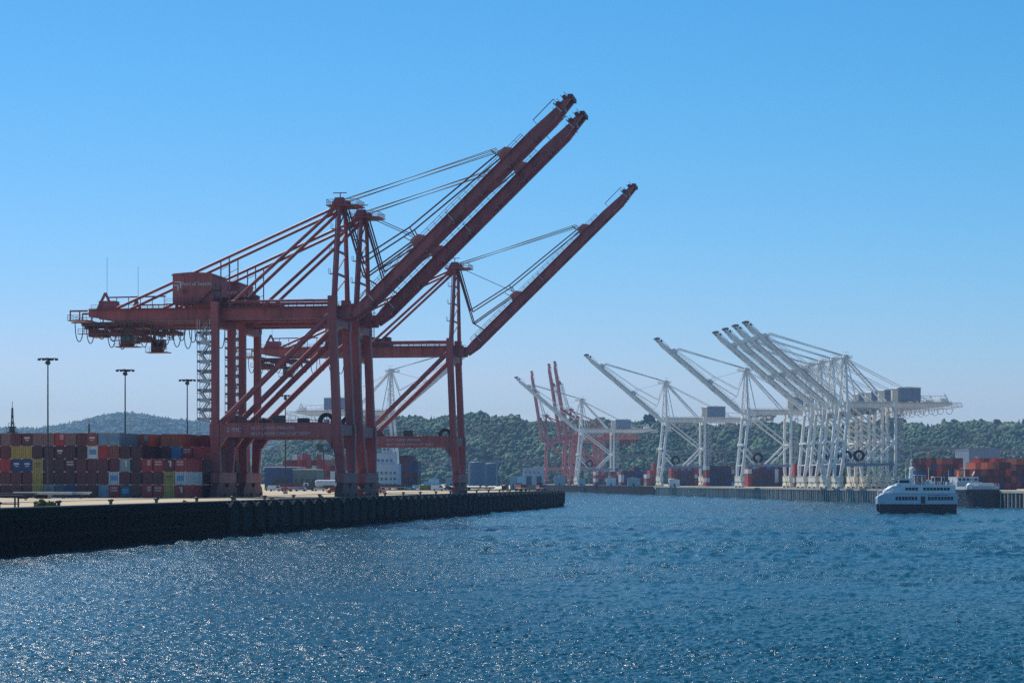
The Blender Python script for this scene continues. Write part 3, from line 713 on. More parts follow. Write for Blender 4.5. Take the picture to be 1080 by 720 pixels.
    for k in range(n):
        x = xt-3.5+k*sp; dep = 3.9+0.5*math.sin(k*2.1) if red else 2.6
        dep *= 1.1 if red else 1
        b.path([(x+sp*(0.5-0.36*math.cos(math.pi*i/8)), -gy-1.05, g0-0.4-dep*math.sin(math.pi*i/8)**0.8) for i in range(9)], 0.115 if red else 0.14, 5)
    b.bar((xt-4, -gy-1.05, g0-0.3), (-G+1, -gy-1.05, g0-0.3), 0.18, 0.22)
    b.build('festoon_cable', M['rope'] if red else M['rope_w'], root)
    # cable reel on the near portal beam
    rx, rz_, rr = p['reel']; ry = -wy+1.35 if red else wy+1.0
    b = MB(); b.ring((rx, rz_), rr*0.55, rr, ry-0.45, ry+0.45, 24); reel = b.build('cable_reel', M['black'], root)
    b = MB(); b.ring((rx, rz_), 0, rr*0.25, ry-0.5, ry+0.5, 12)
    for k in range(8):
        t = k*math.pi/4; b.bar((rx+rr*0.2*math.cos(t), ry, rz_+rr*0.2*math.sin(t)), (rx+rr*0.75*math.cos(t), ry, rz_+rr*0.75*math.sin(t)), 0.16, 0.16)
    b.box(rx-0.4, rx+0.4, ry-(1.0 if red else -0.5), ry-0.5 if red else ry+1.6, rz_-0.4, rz_+0.4)
    if not red: b.bar((rx, ry+1.2, pz1), (rx, ry+1.2, rz_), 0.5, 0.5)
    b.build('hub', M['steel'], reel)
    if red:
        b = MB(); b.box(-G*0.48-1.4, -G*0.48+1.4, -wy-0.5, -wy+0.5, pz1+0.12, pz1+1.8); b.build('electric_cabinet', M['dark'], root)
        for sx in (-G+3.5,):
            b = MB(); b.prism([(sx,pz1),(sx+4.6,pz1),(sx+3.4,pz1+1.6),(sx+1.6,pz1+1.9)], -wy-0.5, -wy+0.5); b.build('gusset', M['red_dark'], root)
    # zig-zag stair up the landside leg
    b = MB(); x0_, x1_ = -G-lw*0.5-3.0, -G-lw*0.5-0.5; ysn, ysf = (-wy-0.6, -wy+1.4) if red else (wy-1.4, wy+0.6)
    step = 2.2 if red else 2.8; n = int((g0-pz1-0.5)/step)
    for k in range(n):
        z = pz1+0.3+k*step
        b.box(x0_-0.3, x0_+0.8, ysn, ysf, z, z+0.16) if k % 2 else b.box(x1_-0.8, x1_+0.3, ysn, ysf, z, z+0.16)
        a_, c_ = ((x0_+0.5, z+0.1), (x1_-0.5, z+step)) if k % 2 else ((x1_-0.5, z+0.1), (x0_+0.5, z+step))
        for yy_ in (ysn+0.1, ysf-0.1): b.bar((a_[0], yy_, a_[1]), (c_[0], yy_, c_[1]), 0.1, 0.3); b.bar((a_[0], yy_, a_[1]+1.0), (c_[0], yy_, c_[1]+1.0), 0.09, 0.09)
        for i in range(7): t = i/6; b.box(a_[0]+(c_[0]-a_[0])*t-0.16, a_[0]+(c_[0]-a_[0])*t+0.16, ysn+0.1, ysf-0.1, a_[1]+(c_[1]-a_[1])*t, a_[1]+(c_[1]-a_[1])*t+0.05)
        b.box(x0_-0.3, x0_-0.22, ysn, ysf, z+0.5, z+1.1); b.box(x1_+0.2, x1_+0.28, ysn, ysf, z+0.5, z+1.1)
        b.box(x0_-0.3, x1_+0.3, ysf-0.05, ysf, z+0.25, z+1.15) if k % 2 else b.box(x0_+0.5, x1_+0.3, ysn-0.06, ysn, z+0.2, z+1.1)
    for x in (x0_-0.25, x1_+0.25):
        for y in (ysn, ysf): b.bar((x, y, pz1-3 if red else pz1-1), (x, y, g0), 0.13, 0.13)
    b.build('stair', M['steel'], root)
    return root

RED = dict(style='red', G=29.0, ang=R(44), L=68.6, wy=6.5, wlow=4.9, portal=(13.8,16.9), girder=(40.8,43.6), gy=3.5, legw=1.75, sill=(3.3,5.6), topx=-1.4,
           tail=-60.3, hinge=(3.3,42.3), house=(-39.4,-29.9,5.8,44.5,51.0), apex=(-0.7,66.6), ay=2.7, stays=[(-53.5,43.9,0.62),(-26.5,44.2,0.72)], mid=0,
           brackets=(21.6,49.4), bd=1.12, fold=[(8.6,8.2),(6.6,5.0)], trolley=-56.5, reel=(-3.1,17.3,2.0))
WHITE = dict(style='white', G=27.0, ang=R(40), L=62.0, wy=7.2, wlow=5.6, portal=(11.4,12.6), girder=(40.0,42.6), gy=3.6, legw=1.3, sill=(3.2,6.2), topx=-3.2,
           tail=-57.0, hinge=(-0.2,41.6), house=(-40.5,-28.9,5.0,43.3,49.4), apex=(-3.4,64.0), ay=2.4, stays=[(-46.0,42.8,0.36),(-23.5,43.0,0.8)], mid=23.5,
           brackets=(24.0,50.0), bd=1.05, fold=[(9.0,8.5),(7.0,5.0)], trolley=-14.0, reel=(-8.2,16.2,2.9))

def rail_pt(Y, off=-3.5):
    v = (Y - P1.y - N1.y*off)/T1.y; return q1(off, v)
crane_group = 'red ship-to-shore cranes on the near quay'
ra = make_crane(RED, 'red', '', 'gantry crane', crane_group, 'gantry_crane')
rb, rc = copy_tree(ra), copy_tree(ra)
placed(ra, 'big red gantry crane nearest of the three, white lettering on its machinery house', rail_pt(480.0), RZ1)
placed(rb, 'red gantry crane standing tight behind the nearest one, second-highest raised boom', rail_pt(501.5), RZ1)
placed(rc, 'red gantry crane standing alone farther right on the near quay', rail_pt(621.0), RZ1)

wa = make_crane(WHITE, 'white', '', 'gantry crane', 'white cranes along the far quay', 'gantry_crane')
wspec = [(1030, 1.0, 'white gantry crane at the right end of the close row of four'), (1052.5, 1.0, 'white gantry crane second from the right in the close row of four'),
         (1075.5, 1.0, 'white gantry crane third from the right in the close row of four'), (1099, 1.0, 'white gantry crane at the left end of the close row of four'),
         (1245, 1.08, 'lone white gantry crane just left of the close row of four'), (1500, 1.15, 'lone white gantry crane midway between the close row and the far red cranes'),
         (1905, 1.2, 'small far white gantry crane standing in front of the red ones with upright booms')]
for i, (Y, s, lab) in enumerate(wspec):
    o = wa if i == 0 else copy_tree(wa)
    placed(o, lab, q2(0, Y), RZ2, s)
w8 = copy_tree(wa); placed(w8, 'white gantry crane seen through the gap between the big red cranes', at(419, 1220), R(-6), 1.05); w8['group'] = 'white cranes beyond the near quay'

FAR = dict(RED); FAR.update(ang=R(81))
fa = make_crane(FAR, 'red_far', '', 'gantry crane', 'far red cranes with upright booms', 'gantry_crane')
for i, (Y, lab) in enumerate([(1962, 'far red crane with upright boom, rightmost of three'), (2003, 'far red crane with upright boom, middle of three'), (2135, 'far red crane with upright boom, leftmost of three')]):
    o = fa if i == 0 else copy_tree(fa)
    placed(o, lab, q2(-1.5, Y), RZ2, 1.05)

# ------------------------------------------------------------------ quay walls, fenders, bollards
def beam_along(name, m, p0, p1, z0, z1, w0, w1, nrm):      # a wall strip between offsets w0..w1 along nrm
    b = MB(); q = [p0+nrm*w0, p1+nrm*w0, p1+nrm*w1, p0+nrm*w1]
    b.add([(v.x, v.y, z0) for v in q]+[(v.x, v.y, z1) for v in q], [(3,2,1,0),(4,5,6,7),(0,1,5,4),(1,2,6,5),(2,3,7,6),(3,0,4,7)])
    return b
A0, A1 = q1(0, -470, 0), q1(0, 350, 0)
qw = thing('quay_wall', 'dark wet timber quay wall below the near container terminal', 'quay wall', q1(0, 0, 0), RZ1)
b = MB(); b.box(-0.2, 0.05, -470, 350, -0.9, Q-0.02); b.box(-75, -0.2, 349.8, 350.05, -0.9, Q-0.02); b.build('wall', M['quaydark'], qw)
b = MB(); b.box(-0.5, 0.25, -470, 350.2, Q+0.02, Q+0.22); b.box(-75, -0.5, 349.5, 350.2, Q+0.02, Q+0.22); b.build('kerb', M['wood'], qw)
b = MB()
pr = random.Random(3)
for k in range(330):
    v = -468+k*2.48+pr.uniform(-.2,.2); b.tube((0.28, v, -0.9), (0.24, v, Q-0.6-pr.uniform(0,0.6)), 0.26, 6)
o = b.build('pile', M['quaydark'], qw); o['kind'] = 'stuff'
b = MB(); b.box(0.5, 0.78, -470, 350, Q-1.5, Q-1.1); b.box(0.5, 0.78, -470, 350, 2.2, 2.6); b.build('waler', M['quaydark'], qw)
# fender panels: a round-shouldered rubber pad on two chains
fen = thing('fender', 'black rubber fender pad hung along the dark face of the near quay', 'fender', group='fenders hung along the near quay')
b = MB(); b.prism([(-2.6,1.2),(2.6,1.2),(2.9,3.2),(2.8,4.4),(2.3,5.3),(1.5,5.85),(0.6,6.1),(-0.6,6.1),(-1.5,5.85),(-2.3,5.3),(-2.8,4.4),(-2.9,3.2)], 0.8, 1.35, 'yz'); b.build('pad', M['fender'], fen)
b = MB(); b.bar((1.0,-1.2,5.5),(0.2,-1.6,6.3),0.12,0.12); b.build('chain', M['steel'], fen)
b = MB(); b.bar((1.0,1.2,5.5),(0.2,1.6,6.3),0.12,0.12); b.build('chain', M['steel'], fen)
vs = [-105+k*8.6 for k in range(53)]
for i, v in enumerate(vs):
    o = fen if i == 0 else copy_tree(fen); o.location = q1(0, v, 0); o.rotation_euler = (0, 0, RZ1)
bol = MB(); bol.lathe([(0.42,0),(0.36,0.1),(0.26,0.25),(0.25,0.55),(0.46,0.75),(0.46,0.92),(0.2,1.0)], 10)
bme = bol.mesh('bollard', M['dark'])
for i in range(26):
    o = bpy.data.objects.new('bollard', bme); col.objects.link(o); o.location = q1(-1.3, -205+i*21.5)
    tag(o, 'squat black mooring bollard along the edge of the near quay', 'bollard', 'mooring bollards along the near quay')
b = MB()
for u in (-3.5-0.9+0.9, -32.5): b.box(u-0.07, u+0.07, -460, 348, 0.004, 0.09)
for u in (-8.5, -27.0): b.box(u-0.18, u+0.18, -460, 348, 0.004, 0.012)
o = b.build('crane_rails', M['dark']); o.location = q1(0, 0); o.rotation_euler = (0, 0, RZ1); structure(o)

# far quay: a pile-fronted deck near, a dark solid wall farther off
def fq(name, label, Y0, Y1, parts):
    root = thing(name, label, 'quay wall', q2(F2, Y0, 0), math.atan2(T2.y, T2.x))
    return root, (q2(F2, Y1, 0)-q2(F2, Y0, 0)).length
pier, Lp = fq('pile_quay', 'long timber-piled quay front below the white cranes', 500, 1500, 1)
b = MB(); b.box(0, Lp, 0.15, 0.75, Q-0.75, Q+0.15); b.build('deck_edge', M['concrete'], pier)
b = MB(); b.box(0, Lp, -4.2, -3.8, -0.9, Q-0.1); b.build('wall', M['quaydark'], pier)
b = MB(); b.box(0, Lp, -3.8, 0.15, Q-0.35, Q-0.02); b.build('deck', M['concrete'], pier)
pm = MB(); pm.tube((0,0,-0.9),(0,0,Q-0.4),0.55,8); pme = pm.mesh('pile', M['pile'])
pr = random.Random(5); sp = 4.1; k0 = int((760-500)/T2.y/sp)
for k in range(100):
    o = bpy.data.objects.new('pile', pme); col.objects.link(o); o.parent = pier; o.location = ((k0+k)*sp+pr.uniform(-.4,.4), 0.1, pr.uniform(-0.3,0)); o.scale = (pr.uniform(.7,1.15),)*2+(1,)
b = MB()
for k in list(range(0, k0))+list(range(k0+100, int(Lp/sp))):
    x = k*sp+pr.uniform(-.4,.4); b.tube((x,0.1,-0.9),(x,0.1,Q-0.4),0.6*pr.uniform(.7,1.1),6)
o = b.build('pile', M['pile'], pier); o['kind'] = 'stuff'
dw, Ld = fq('quay_wall', 'plain dark quay wall running on past the timber-piled quay', 1500.5, 2400, 1)
b = MB(); b.box(0, Ld, -0.3, 0.3, -0.9, Q-0.02); b.build('wall', M['quaydark'], dw)
b = MB(); b.box(0, Ld, -0.35, 0.4, Q-0.02, Q+0.2); b.build('kerb', M['concrete'], dw)

# ------------------------------------------------------------------ shipping containers
CW, CH, CLEN = 2.44, 2.9, 12.19
CME = {}
def cont_mesh(c):
    if c in CME: return CME[c]
    b = MB(); b.box(0.05, CW-0.05, 0.06, CLEN-0.06, 0.12, CH-0.06)
    for x in (0, CW-0.14):
        for y in (0, CLEN-0.14): b.box(x, x+0.14, y, y+0.14, 0, CH)
    for y in (0.0, CLEN-0.1): b.box(0.14, CW-0.14, y, y+0.1, CH-0.13, CH-0.01); b.box(0.14, CW-0.14, y, y+0.1, 0.02, 0.16)
    for x in (0.0, CW-0.1): b.box(x, x+0.1, 0.14, CLEN-0.14, CH-0.12, CH-0.012); b.box(x, x+0.1, 0.14, CLEN-0.14, 0.02, 0.16)
    CME[c] = b.mesh('container', M['c_'+c]); return CME[c]
b = MB()
for x in (-0.02, CW-0.18):
    for z in (-0.0, CH-0.14):
        b.box(x, x+0.2, -0.03, 0.2, z, z+0.15)
castings = b.mesh('corner_casting', M['steel'])
DME = {}
def door_mesh(c):
    if c in DME: return DME[c]
    b = MB(); b.box(0.16, CW/2-0.015, 0.015, 0.055, 0.18, CH-0.15); b.box(CW/2+0.015, CW-0.16, 0.015, 0.055, 0.18, CH-0.15)
    b.mat(1)
    for x in (0.42, 0.92, CW-0.92, CW-0.42):
        b.box(x-0.025, x+0.025, -0.03, 0.012, 0.15, CH-0.12); b.box(x-0.09, x+0.09, -0.04, 0.012, 1.0, 1.1)
    DME[c] = b.mesh('door', [M['c_'+c], M['rod']]); return DME[c]
def logo_mesh(kind):
    b = MB()
    if kind == 'block':           # a solid blue patch with a paler bar, as on the white containers
        b.prism([(0.45,0.95),(CW-0.45,0.95),(CW-0.45,2.05),(0.45,2.05)], -0.05, -0.032)
    elif kind == 'lines':         # two rows of small white characters
        for z, n in ((2.02, 5), (1.45, 6)):
            for i in range(n):
                x = 0.42+i*(1.6/n); b.box(x, x+1.6/n*0.62, -0.055, -0.035, z, z+0.36)
    elif kind == 'stripe':
        for z in (2.3, 1.9, 1.5): b.box(1.25, 2.1, -0.055, -0.035, z, z+0.2)
    elif kind == 'vertical':
        b.box(1.35, 1.75, -0.055, -0.035, 1.1, 2.4); b.box(1.0, 1.35, -0.055, -0.035, 2.15, 2.4)
    elif kind == 'small':
        b.box(0.6, 1.85, -0.055, -0.035, 1.6, 2.0); b.box(0.85, 1.6, -0.055, -0.035, 1.15, 1.35)
    return b
LOGO = {}
def logo(kind, m):
    if (kind, m) not in LOGO: LOGO[(kind, m)] = logo_mesh(kind).mesh('logo', M[m])
    return LOGO[(kind, m)]
M['logo_blue'] = mat('logo_blue', (0.10, 0.25, 0.42), 0.5, var=0.15); M['logo_pale'] = mat('logo_pale', (0.55, 0.50, 0.48), 0.6, var=0.1); M['logo_dark'] = mat('logo_dark', (0.10, 0.12, 0.14), 0.6, var=0.1)
def child(name, me, parent):
    o = bpy.data.objects.new(name, me); col.objects.link(o); o.parent = parent; return o
def container(c, loc, rz, label, group, doors=False, lg=None, near=True):
    o = bpy.data.objects.new('shipping_container', cont_mesh(c)); col.objects.link(o); o.location = loc; o.rotation_euler = (0, 0, rz)
    tag(o, label, 'container', group)
    if near:
        child('corner_casting', castings, o)
        if doors: child('door', door_mesh(c), o)
        if lg: child('logo', logo(*lg), o)
    return o
CODE = {'M':'maroon','D':'dark maroon','R':'red','B':'brown','Y':'yellow','N':'navy blue','S':'slate blue','W':'white','G':'grey','P':'pale pink','O':'orange','L':'light blue','E':'green'}
LG = {'w': ('block','logo_blue'), 't': ('lines','logo_pale'), 's': ('stripe','logo_pale'), 'v': ('vertical','logo_pale'), 'n': ('small','logo_pale'), 'd': ('small','logo_dark')}
LGW = {'w': ' with a blue logo patch', 't': ' with white lettering', 's': ' with white bars', 'v': ' with a white mark', 'n': ' with a pale mark', 'd': ' with a dark mark'}
BAY0 = [['M','D','B','D','M'], ['D','M','R','M','P'], ['M','M','Nn','Y','M'], ['M','M','Nn','Y','Mn'], ['Y','Y','Yd','D','P'], ['Gd','D','D','D','P'], ['S','D','D','Dn','Rs'], ['N','D','Dt','D','P'],
        ['M','M','M','D','M'], ['M','M','M','Ww','Bn'], ['Gw','M','M','R','Gw'], ['Rt','Ww','M','B','Gw'], ['Sw','M','Gv','D'], ['M','D','D','D'],
        ['Rs','M','Rs'], ['Rt','M','Rt'], ['Y','Yd','Mv'], ['Rv','Ww','Rt']]
BAY1 = [None]*11 + [['D','M','D','D','O'], ['D','M','D','D','Os'], ['D','M','D','D'], ['D','M','D','M','O'], ['M','D','D','L','O'], ['M','R','M','Rt'], ['D','M','D','R']]
BAY2 = [None]*12 + [['D']*5, ['D']*5, ['D']*5, ['D','D','M','M','M'], ['D','M','M','D','R'], ['D','M','D','M','Rs']]
BAY3 = [None]*14 + [['D']*4, ['D']*4, ['D','M','R','M','R'], ['R','D','M','R','Rt']]
BAYN = ['front row', 'second row back', 'third row back', 'rearmost row']
cr = random.Random(11)
ncols = 18
for bi, bay in enumerate((BAY0, BAY1, BAY2, BAY3)):
    for ci, st in enumerate(bay):
        if not st: continue
        u = -34.6 - (ncols-ci)*2.56
        for li, code in enumerate(st):
            if bi > 0 and ci < ncols-1:
                front = [x for x in (BAY0, BAY1, BAY2, BAY3)[bi-1][ci:ci+2] if x]
                if front and li < min(len(x) for x in front)-1 and ci < ncols-1: continue
            c = CODE[code[0]]; lg = LG.get(code[1]) if len(code) > 1 else None
            doors = lg is None or code[1] in 'sd' or cr.random() < 0.3
            lab = f"{c} container{LGW[code[1]] if len(code) > 1 else ''}, {LEVEL[li]} level, {ORD[ci+1]} stack from left, {BAYN[bi]}"
            container(c, q1(u, -22+bi*12.9+cr.uniform(-.25,.15), Q+li*(CH+0.004)+0.01), RZ1, lab, 'stacked containers on the near terminal', doors, lg)

# far stacks: built in the far quay's frame, biggest in the picture first, capped
FARC = []
def far_block(x0, Y0, ncol, heights, palette, seed, where, rz, step=2.6):
    fr = random.Random(seed); ex = Vector((math.cos(rz), math.sin(rz), 0))
    for i in range(ncol):
        hgt = heights(i, fr)
        for l in range(hgt):
            c = fr.choice(palette(i, l, hgt)); p = Vector((x0, Y0, Q+0.02))+ex*(i*step)+Vector((0, 0, l*(CH+0.02)))
            FARC.append((c, p, rz, f"{c} container, {LEVEL[l]} level, {ORD[i+1]} stack from left, {where}"))
RZF = math.atan2(-T2.x, T2.y)*1.0
mix = ['red','maroon','brown','dark maroon','navy blue','maroon','dark maroon']
def pal_right(i, l, h): return ['red','brown','maroon','orange','maroon','dark maroon','maroon','dark maroon'] if l == h-1 else (['dark maroon','maroon','dark maroon','dark maroon','navy blue','red','dark maroon'])
far_block(190.5, 880, 9, lambda i, f: f.choice([2,3,3,4]), pal_right, 21, 'nearest block right of the black ship', RZF)
far_block(193.0, 985, 19, lambda i, f: f.choice([4,5,5,3]) , pal_right, 22, 'block behind the white ferry', RZF)
far_block(243.0, 1010, 17, lambda i, f: f.choice([4,5,5,5]), pal_right, 23, 'block by the right edge', RZF)
def at_x(px, Y): return (px-540)/F*Y
def pal_dark(i, l, h): return ['dark maroon','dark maroon','maroon','navy blue'] if i % 7 else ['red','brown','white']
far_block(at_x(838, 1250), 1250, 12, lambda i, f: f.choice([3,4,5]), pal_dark, 24, 'dark block among the row-of-four crane legs', RZF)
far_block(at_x(789, 1390), 1390, 14, lambda i, f: f.choice([4,5,5]), pal_dark, 25, 'block right of the lone white crane legs', RZF)
far_block(at_x(745, 1480), 1480, 11, lambda i, f: f.choice([4,5,5]), pal_dark, 26, 'block left of the lone white crane legs', RZF)
far_block(at_x(708, 1600), 1600, 10, lambda i, f: f.choice([4,5,5]), pal_dark, 27, 'dark block behind the middle white crane', RZF)
def pal_red(i, l, h): return ['red','brown','maroon','red','white','pale pink']
far_block(at_x(682, 1560), 1560, 4, lambda i, f: f.choice([3,4,5,6]), pal_red, 28, 'red heap left of the middle white crane', RZF)
far_block(at_x(655, 1640), 1640, 8, lambda i, f: f.choice([4,5]), pal_dark, 29, 'dark block left of the middle white crane', RZF)
far_block(at_x(628, 1760), 1760, 9, lambda i, f: f.choice([2,3,4]), pal_red, 30, 'mixed block under the smallest white crane', RZF)
far_block(at_x(421, 1130), 1130, 4, lambda i, f: 6 if i < 3 else 5, lambda i, l, h: ['dark maroon','maroon','dark maroon','navy blue'], 31, 'maroon block left of the red crane standing alone', R(-6), 2.56)
far_block(at_x(298, 1080), 1080, 9, lambda i, f: f.choice([5,6,6,5]), pal_red, 32, 'red block above the navy shed', R(-6), 2.56)
far_block(at_x(343, 1060), 1060, 5, lambda i, f: f.choice([5,6]), pal_red, 33, 'red block right of the navy shed', R(-6), 2.56)
near_n = sum(1 for o in col.objects if o.name.startswith('shipping_container'))
FARC.sort(key=lambda t: t[1].y)
cap = 296-near_n
for c, p, rz, lab in FARC[:cap]: container(c, p, rz, lab, 'containers on the far terminals', near=False)
rest = MB(); names = sorted(CC); 
for c, p, rz, lab in FARC[cap:]:
    rest.mat(names.index(c)); ca_, sa_ = math.cos(rz), math.sin(rz)
    b = MB(); b.box(0, CW, 0, CLEN, 0, CH); rest.add([(p.x+x*ca_-y*sa_, p.y+x*sa_+y*ca_, p.z+z) for x, y, z in b.v], b.f)
if rest.v: tag(rest.build('shipping_containers', [M['c_'+n] for n in names]), 'tiny dark container stacks far off behind the white crane legs', 'containers', kind='stuff')

# ------------------------------------------------------------------ light masts
def light_mast(loc, h, label, group='high floodlight masts', rz=0.0, m='dark', wide=1.9):
    root = thing('light_mast', label, 'light mast', loc, rz, group)
    MB().tube((0,0,0),(0,0,h),0.22,8,0.13).build('pole', M[m], root)
    b = MB(); b.bar((-wide,0,h-0.2),(wide,0,h-0.2),0.18,0.22); b.bar((0,-1.4,h-0.2),(0,1.4,h-0.2),0.18,0.22); b.ring((0,h-1.1),0,0.5,-0.5,0.5,8); b.build('head_frame', M[m], root)
    for x, y in ((-wide,0),(-wide*0.5,0),(wide*0.5,0),(wide,0),(0,-1.4),(0,1.4)):
        b = MB(); b.add([(x-0.32,y-0.3,h-0.65),(x+0.32,y-0.3,h-0.65),(x+0.32,y+0.3,h-0.5),(x-0.32,y+0.3,h-0.5),(x-0.3,y-0.2,h-0.2),(x+0.3,y-0.2,h-0.2),(x+0.3,y+0.2,h-0.1),(x-0.3,y+0.2,h-0.1)],
            [(3,2,1,0),(4,5,6,7),(0,1,5,4),(1,2,6,5),(2,3,7,6),(3,0,4,7)]); b.build('floodlight', M['dark' if m == 'dark' else 'steel'], root)
    b = MB(); b.box(-0.6,0.6,-0.6,0.6,0,0.9); b.build('base', M['concrete'], root)
    return root
for px, Y, top, lab in ((50.5, 448, 377, 'tall dark floodlight mast, leftmost, rising behind the container stacks'), (132, 487, 389, 'tall dark floodlight mast in the middle of the container stacks'),
                        (197.5, 530, 399.5, 'dark floodlight mast just left of the nearest red crane'), (301, 610, 416, 'dark floodlight mast seen through the nearest red crane portal')):
    light_mast(at(px, Y), zpx(top, Y)-Q, lab, wide=1.85)
light_mast(at(140, 900), zpx(443, 900)-Q, 'pale floodlight mast, small, beyond the container stacks', m='steel', wide=2.6)
for px, Y, top in ((384, 1000, 474), (411, 940, 462), (524, 1500, 484), (529, 1600, 486)):
    light_mast(at(px, Y), zpx(top, Y)-Q, {384:'thin pale mast between the tight pair of red cranes',411:'pale mast in front of the white crane beyond the near quay',524:'thin pale mast right of the blue-grey tanks, left one of two',529:'thin pale mast right of the blue-grey tanks, right one of two'}[px], m='steel', wide=1.2, group='pale yard masts')
for i, px in enumerate((1012, 1030, 1058, 1069)):
    light_mast(at(px, 1350), zpx((478,481,489,480)[i], 1350)-Q, f"pale yard mast, {ORD[i+1]} from left above the right-hand containers", m='steel', wide=1.2, group='pale yard masts')
# dark lattice mast with a lookout on the left
def lattice(px, Y, top, label, plat=True):
    root = thing('lattice_mast', label, 'mast', at(px, Y)); h = zpx(top, Y)-Q; b = MB()
    for x, y in ((-1,-1),(1,-1),(1,1),(-1,1)): b.bar((x,y,0),(x*0.12,y*0.12,h*0.93),0.2,0.2)
    for k in range(14):
        t, t2 = k/14, (k+1)/14; w0, w1 = 1-0.88*t, 1-0.88*t2; z0, z1 = h*0.93*t, h*0.93*t2; s = 1 if k % 2 else -1
        for y in (-1, 1): b.bar((-w0*s,y*w0,z0),(w1*s,y*w1,z1),0.12,0.12)
    b.build('lattice', M['dark'], root)
    MB().tube((0,0,h*0.93),(0,0,h),0.08,5).build('aerial', M['dark'], root)
    if plat:
        b = MB(); z = h*0.60
        for k, (w, dz) in enumerate(((1.2,0),(1.4,1.6),(1.0,3.2))): b.box(-w,w,-w,w,z+dz,z+dz+0.3); b.rail([(-w,-w,z+dz+0.3),(w,-w,z+dz+0.3)],1.0,0.9,0.06)
        b.box(-0.7,0.7,-0.7,0.7,z+0.3,z+3.2); b.build('lookout', M['dark'], root)
    return root
lattice(13, 620, 423, 'dark lattice mast with a lookout platform behind the leftmost containers')
lattice(94, 760, 441, 'thin dark lattice mast rising over the container stacks', False)

# ------------------------------------------------------------------ vehicles and gear on the near quay
def car(loc, rz, paint, label, van=False, group='small vehicles on the near quay'):
    root = thing('van' if van else 'parked_car', label, 'van' if van else 'car', loc, rz, group)
    prof = [(-2.2,0.35),(2.2,0.35),(2.3,0.85),(1.9,1.0),(1.0,1.05),(0.4,1.5),(-1.3,1.5),(-2.0,1.05),(-2.25,0.95)] if not van else [(-2.6,0.4),(2.5,0.4),(2.6,1.0),(2.0,1.25),(1.5,2.1),(-2.55,2.15),(-2.65,1.0)]
    MB().prism(prof, -0.9, 0.9).build('body', paint, root)
    b = MB()
    for s in (-0.905, 0.905): b.prism([(0.9,1.08),(0.35,1.43),(-1.25,1.43),(-1.8,1.08)] if not van else [(1.9,1.3),(1.45,1.95),(0.5,1.95),(0.5,1.3)], min(s, s*1.01), max(s, s*1.01))
    b.add([(1.02,-0.75,1.09),(1.02,0.75,1.09),(0.44,0.7,1.48),(0.44,-0.7,1.48)] if not van else [(2.05,-0.75,1.3),(2.05,0.75,1.3),(1.56,0.7,2.05),(1.56,-0.7,2.05)], [(0,1,2,3)])
    b.build('window', M['glass'], root)
    for x in (-1.4, 1.4):
        for y in (-0.85, 0.85): MB().ring((x,0.36),0.0,0.36,y-0.1,y+0.1,12).build('wheel', M['black'], root)
    return root
M['car_white'] = mat('white_car_paint', (0.7,0.7,0.7), 0.25, var=0.03); M['car_blue'] = mat('pale_blue_car_paint', (0.3,0.38,0.5), 0.25, var=0.03); M['car_dark'] = mat('dark_car_paint', (0.04,0.045,0.05), 0.25, var=0.03); M['car_red'] = mat('orange_red_car_paint', (0.5,0.09,0.04), 0.3, var=0.03)
car(at(290, 760), R(2), M['car_white'], 'white van parked left of the orange-red car in front of navy shed', True)
car(at(302.5, 745), R(-8), M['car_red'], 'orange-red car parked in front of the navy shed')
car(at(317, 760), R(176), M['car_blue'], 'pale blue car parked right of the orange-red car')
car(at(337, 770), R(5), M['car_white'], 'white car parked under the nearest crane near the cable reel', False)
car(at(345, 800), R(186), M['car_dark'], 'dark van parked beside the pale tank trailer', True)
car(at(462, 790), R(3), M['car_white'], 'white van on the quay left of the farthest near crane legs', True)
car(at(533, 740), R(80), M['car_dark'], 'dark van near the end of the quay', True)
car(at(378.5, 520), R(-60), M['orange'], 'orange utility car right behind the nearest waterside legs') if False else None
car(at(352, 640), R(20), M['orange'], 'orange utility car just left of the nearest waterside crane legs')
car(at(399, 640), R(-30), M['car_red'], 'dark red car just right of the tight crane legs', group='small vehicles on the near quay')
def truck(loc, rz, paint, label, load=None):
    root = thing('flatbed_truck', label, 'truck', loc, rz, 'trucks and trailers on the near terminal')
    b = MB(); b.prism([(3.6,0.8),(5.8,0.8),(5.9,1.8),(5.4,3.0),(3.6,3.0)], -1.2, 1.2); b.build('cab', paint, root)
    b = MB(); b.add([(5.87,-1.0,1.95),(5.87,1.0,1.95),(5.5,1.0,2.85),(5.5,-1.0,2.85)], [(0,1,2,3)]); b.box(4.1,5.2,-1.23,-1.2,1.9,2.7); b.build('window', M['glass'], root)
    b = MB(); b.box(-7,3.4,-1.2,1.2,1.05,1.35); b.box(-6.8,5.4,-0.5,0.5,0.75,1.05); b.build('flatbed', M['steel'], root)
    if load: MB().box(-6.8,3.2,-1.15,1.15,1.36,1.36+load).build('load', M['red_dark'], root)
    for x in (-5.6,-4.4,2.2,4.9):
        for y in (-1.0, 1.0): MB().ring((x,0.5),0.0,0.5,y-0.2,y+0.2,12).build('wheel', M['black'], root)
    return root
def trailer(loc, rz, label, m='shed'):
    root = thing('container_trailer', label, 'trailer', loc, rz, 'trucks and trailers on the near terminal')
    b = MB(); b.box(-6.2,6.2,-1.2,1.2,1.15,1.45); b.box(-6,6,-0.45,0.45,0.85,1.15); b.build('chassis', M[m], root)
    for x in (-5,-3.8):
        for y in (-1.0,1.0): MB().ring((x,0.5),0,0.5,y-0.2,y+0.2,12).build('wheel', M['black'], root)
    for y in (-0.7,0.7):
        b = MB(); b.bar((4.2,y,0),(4.2,y,0.9),0.15,0.15); b.build('landing_leg', M['dark'], root)
    return root
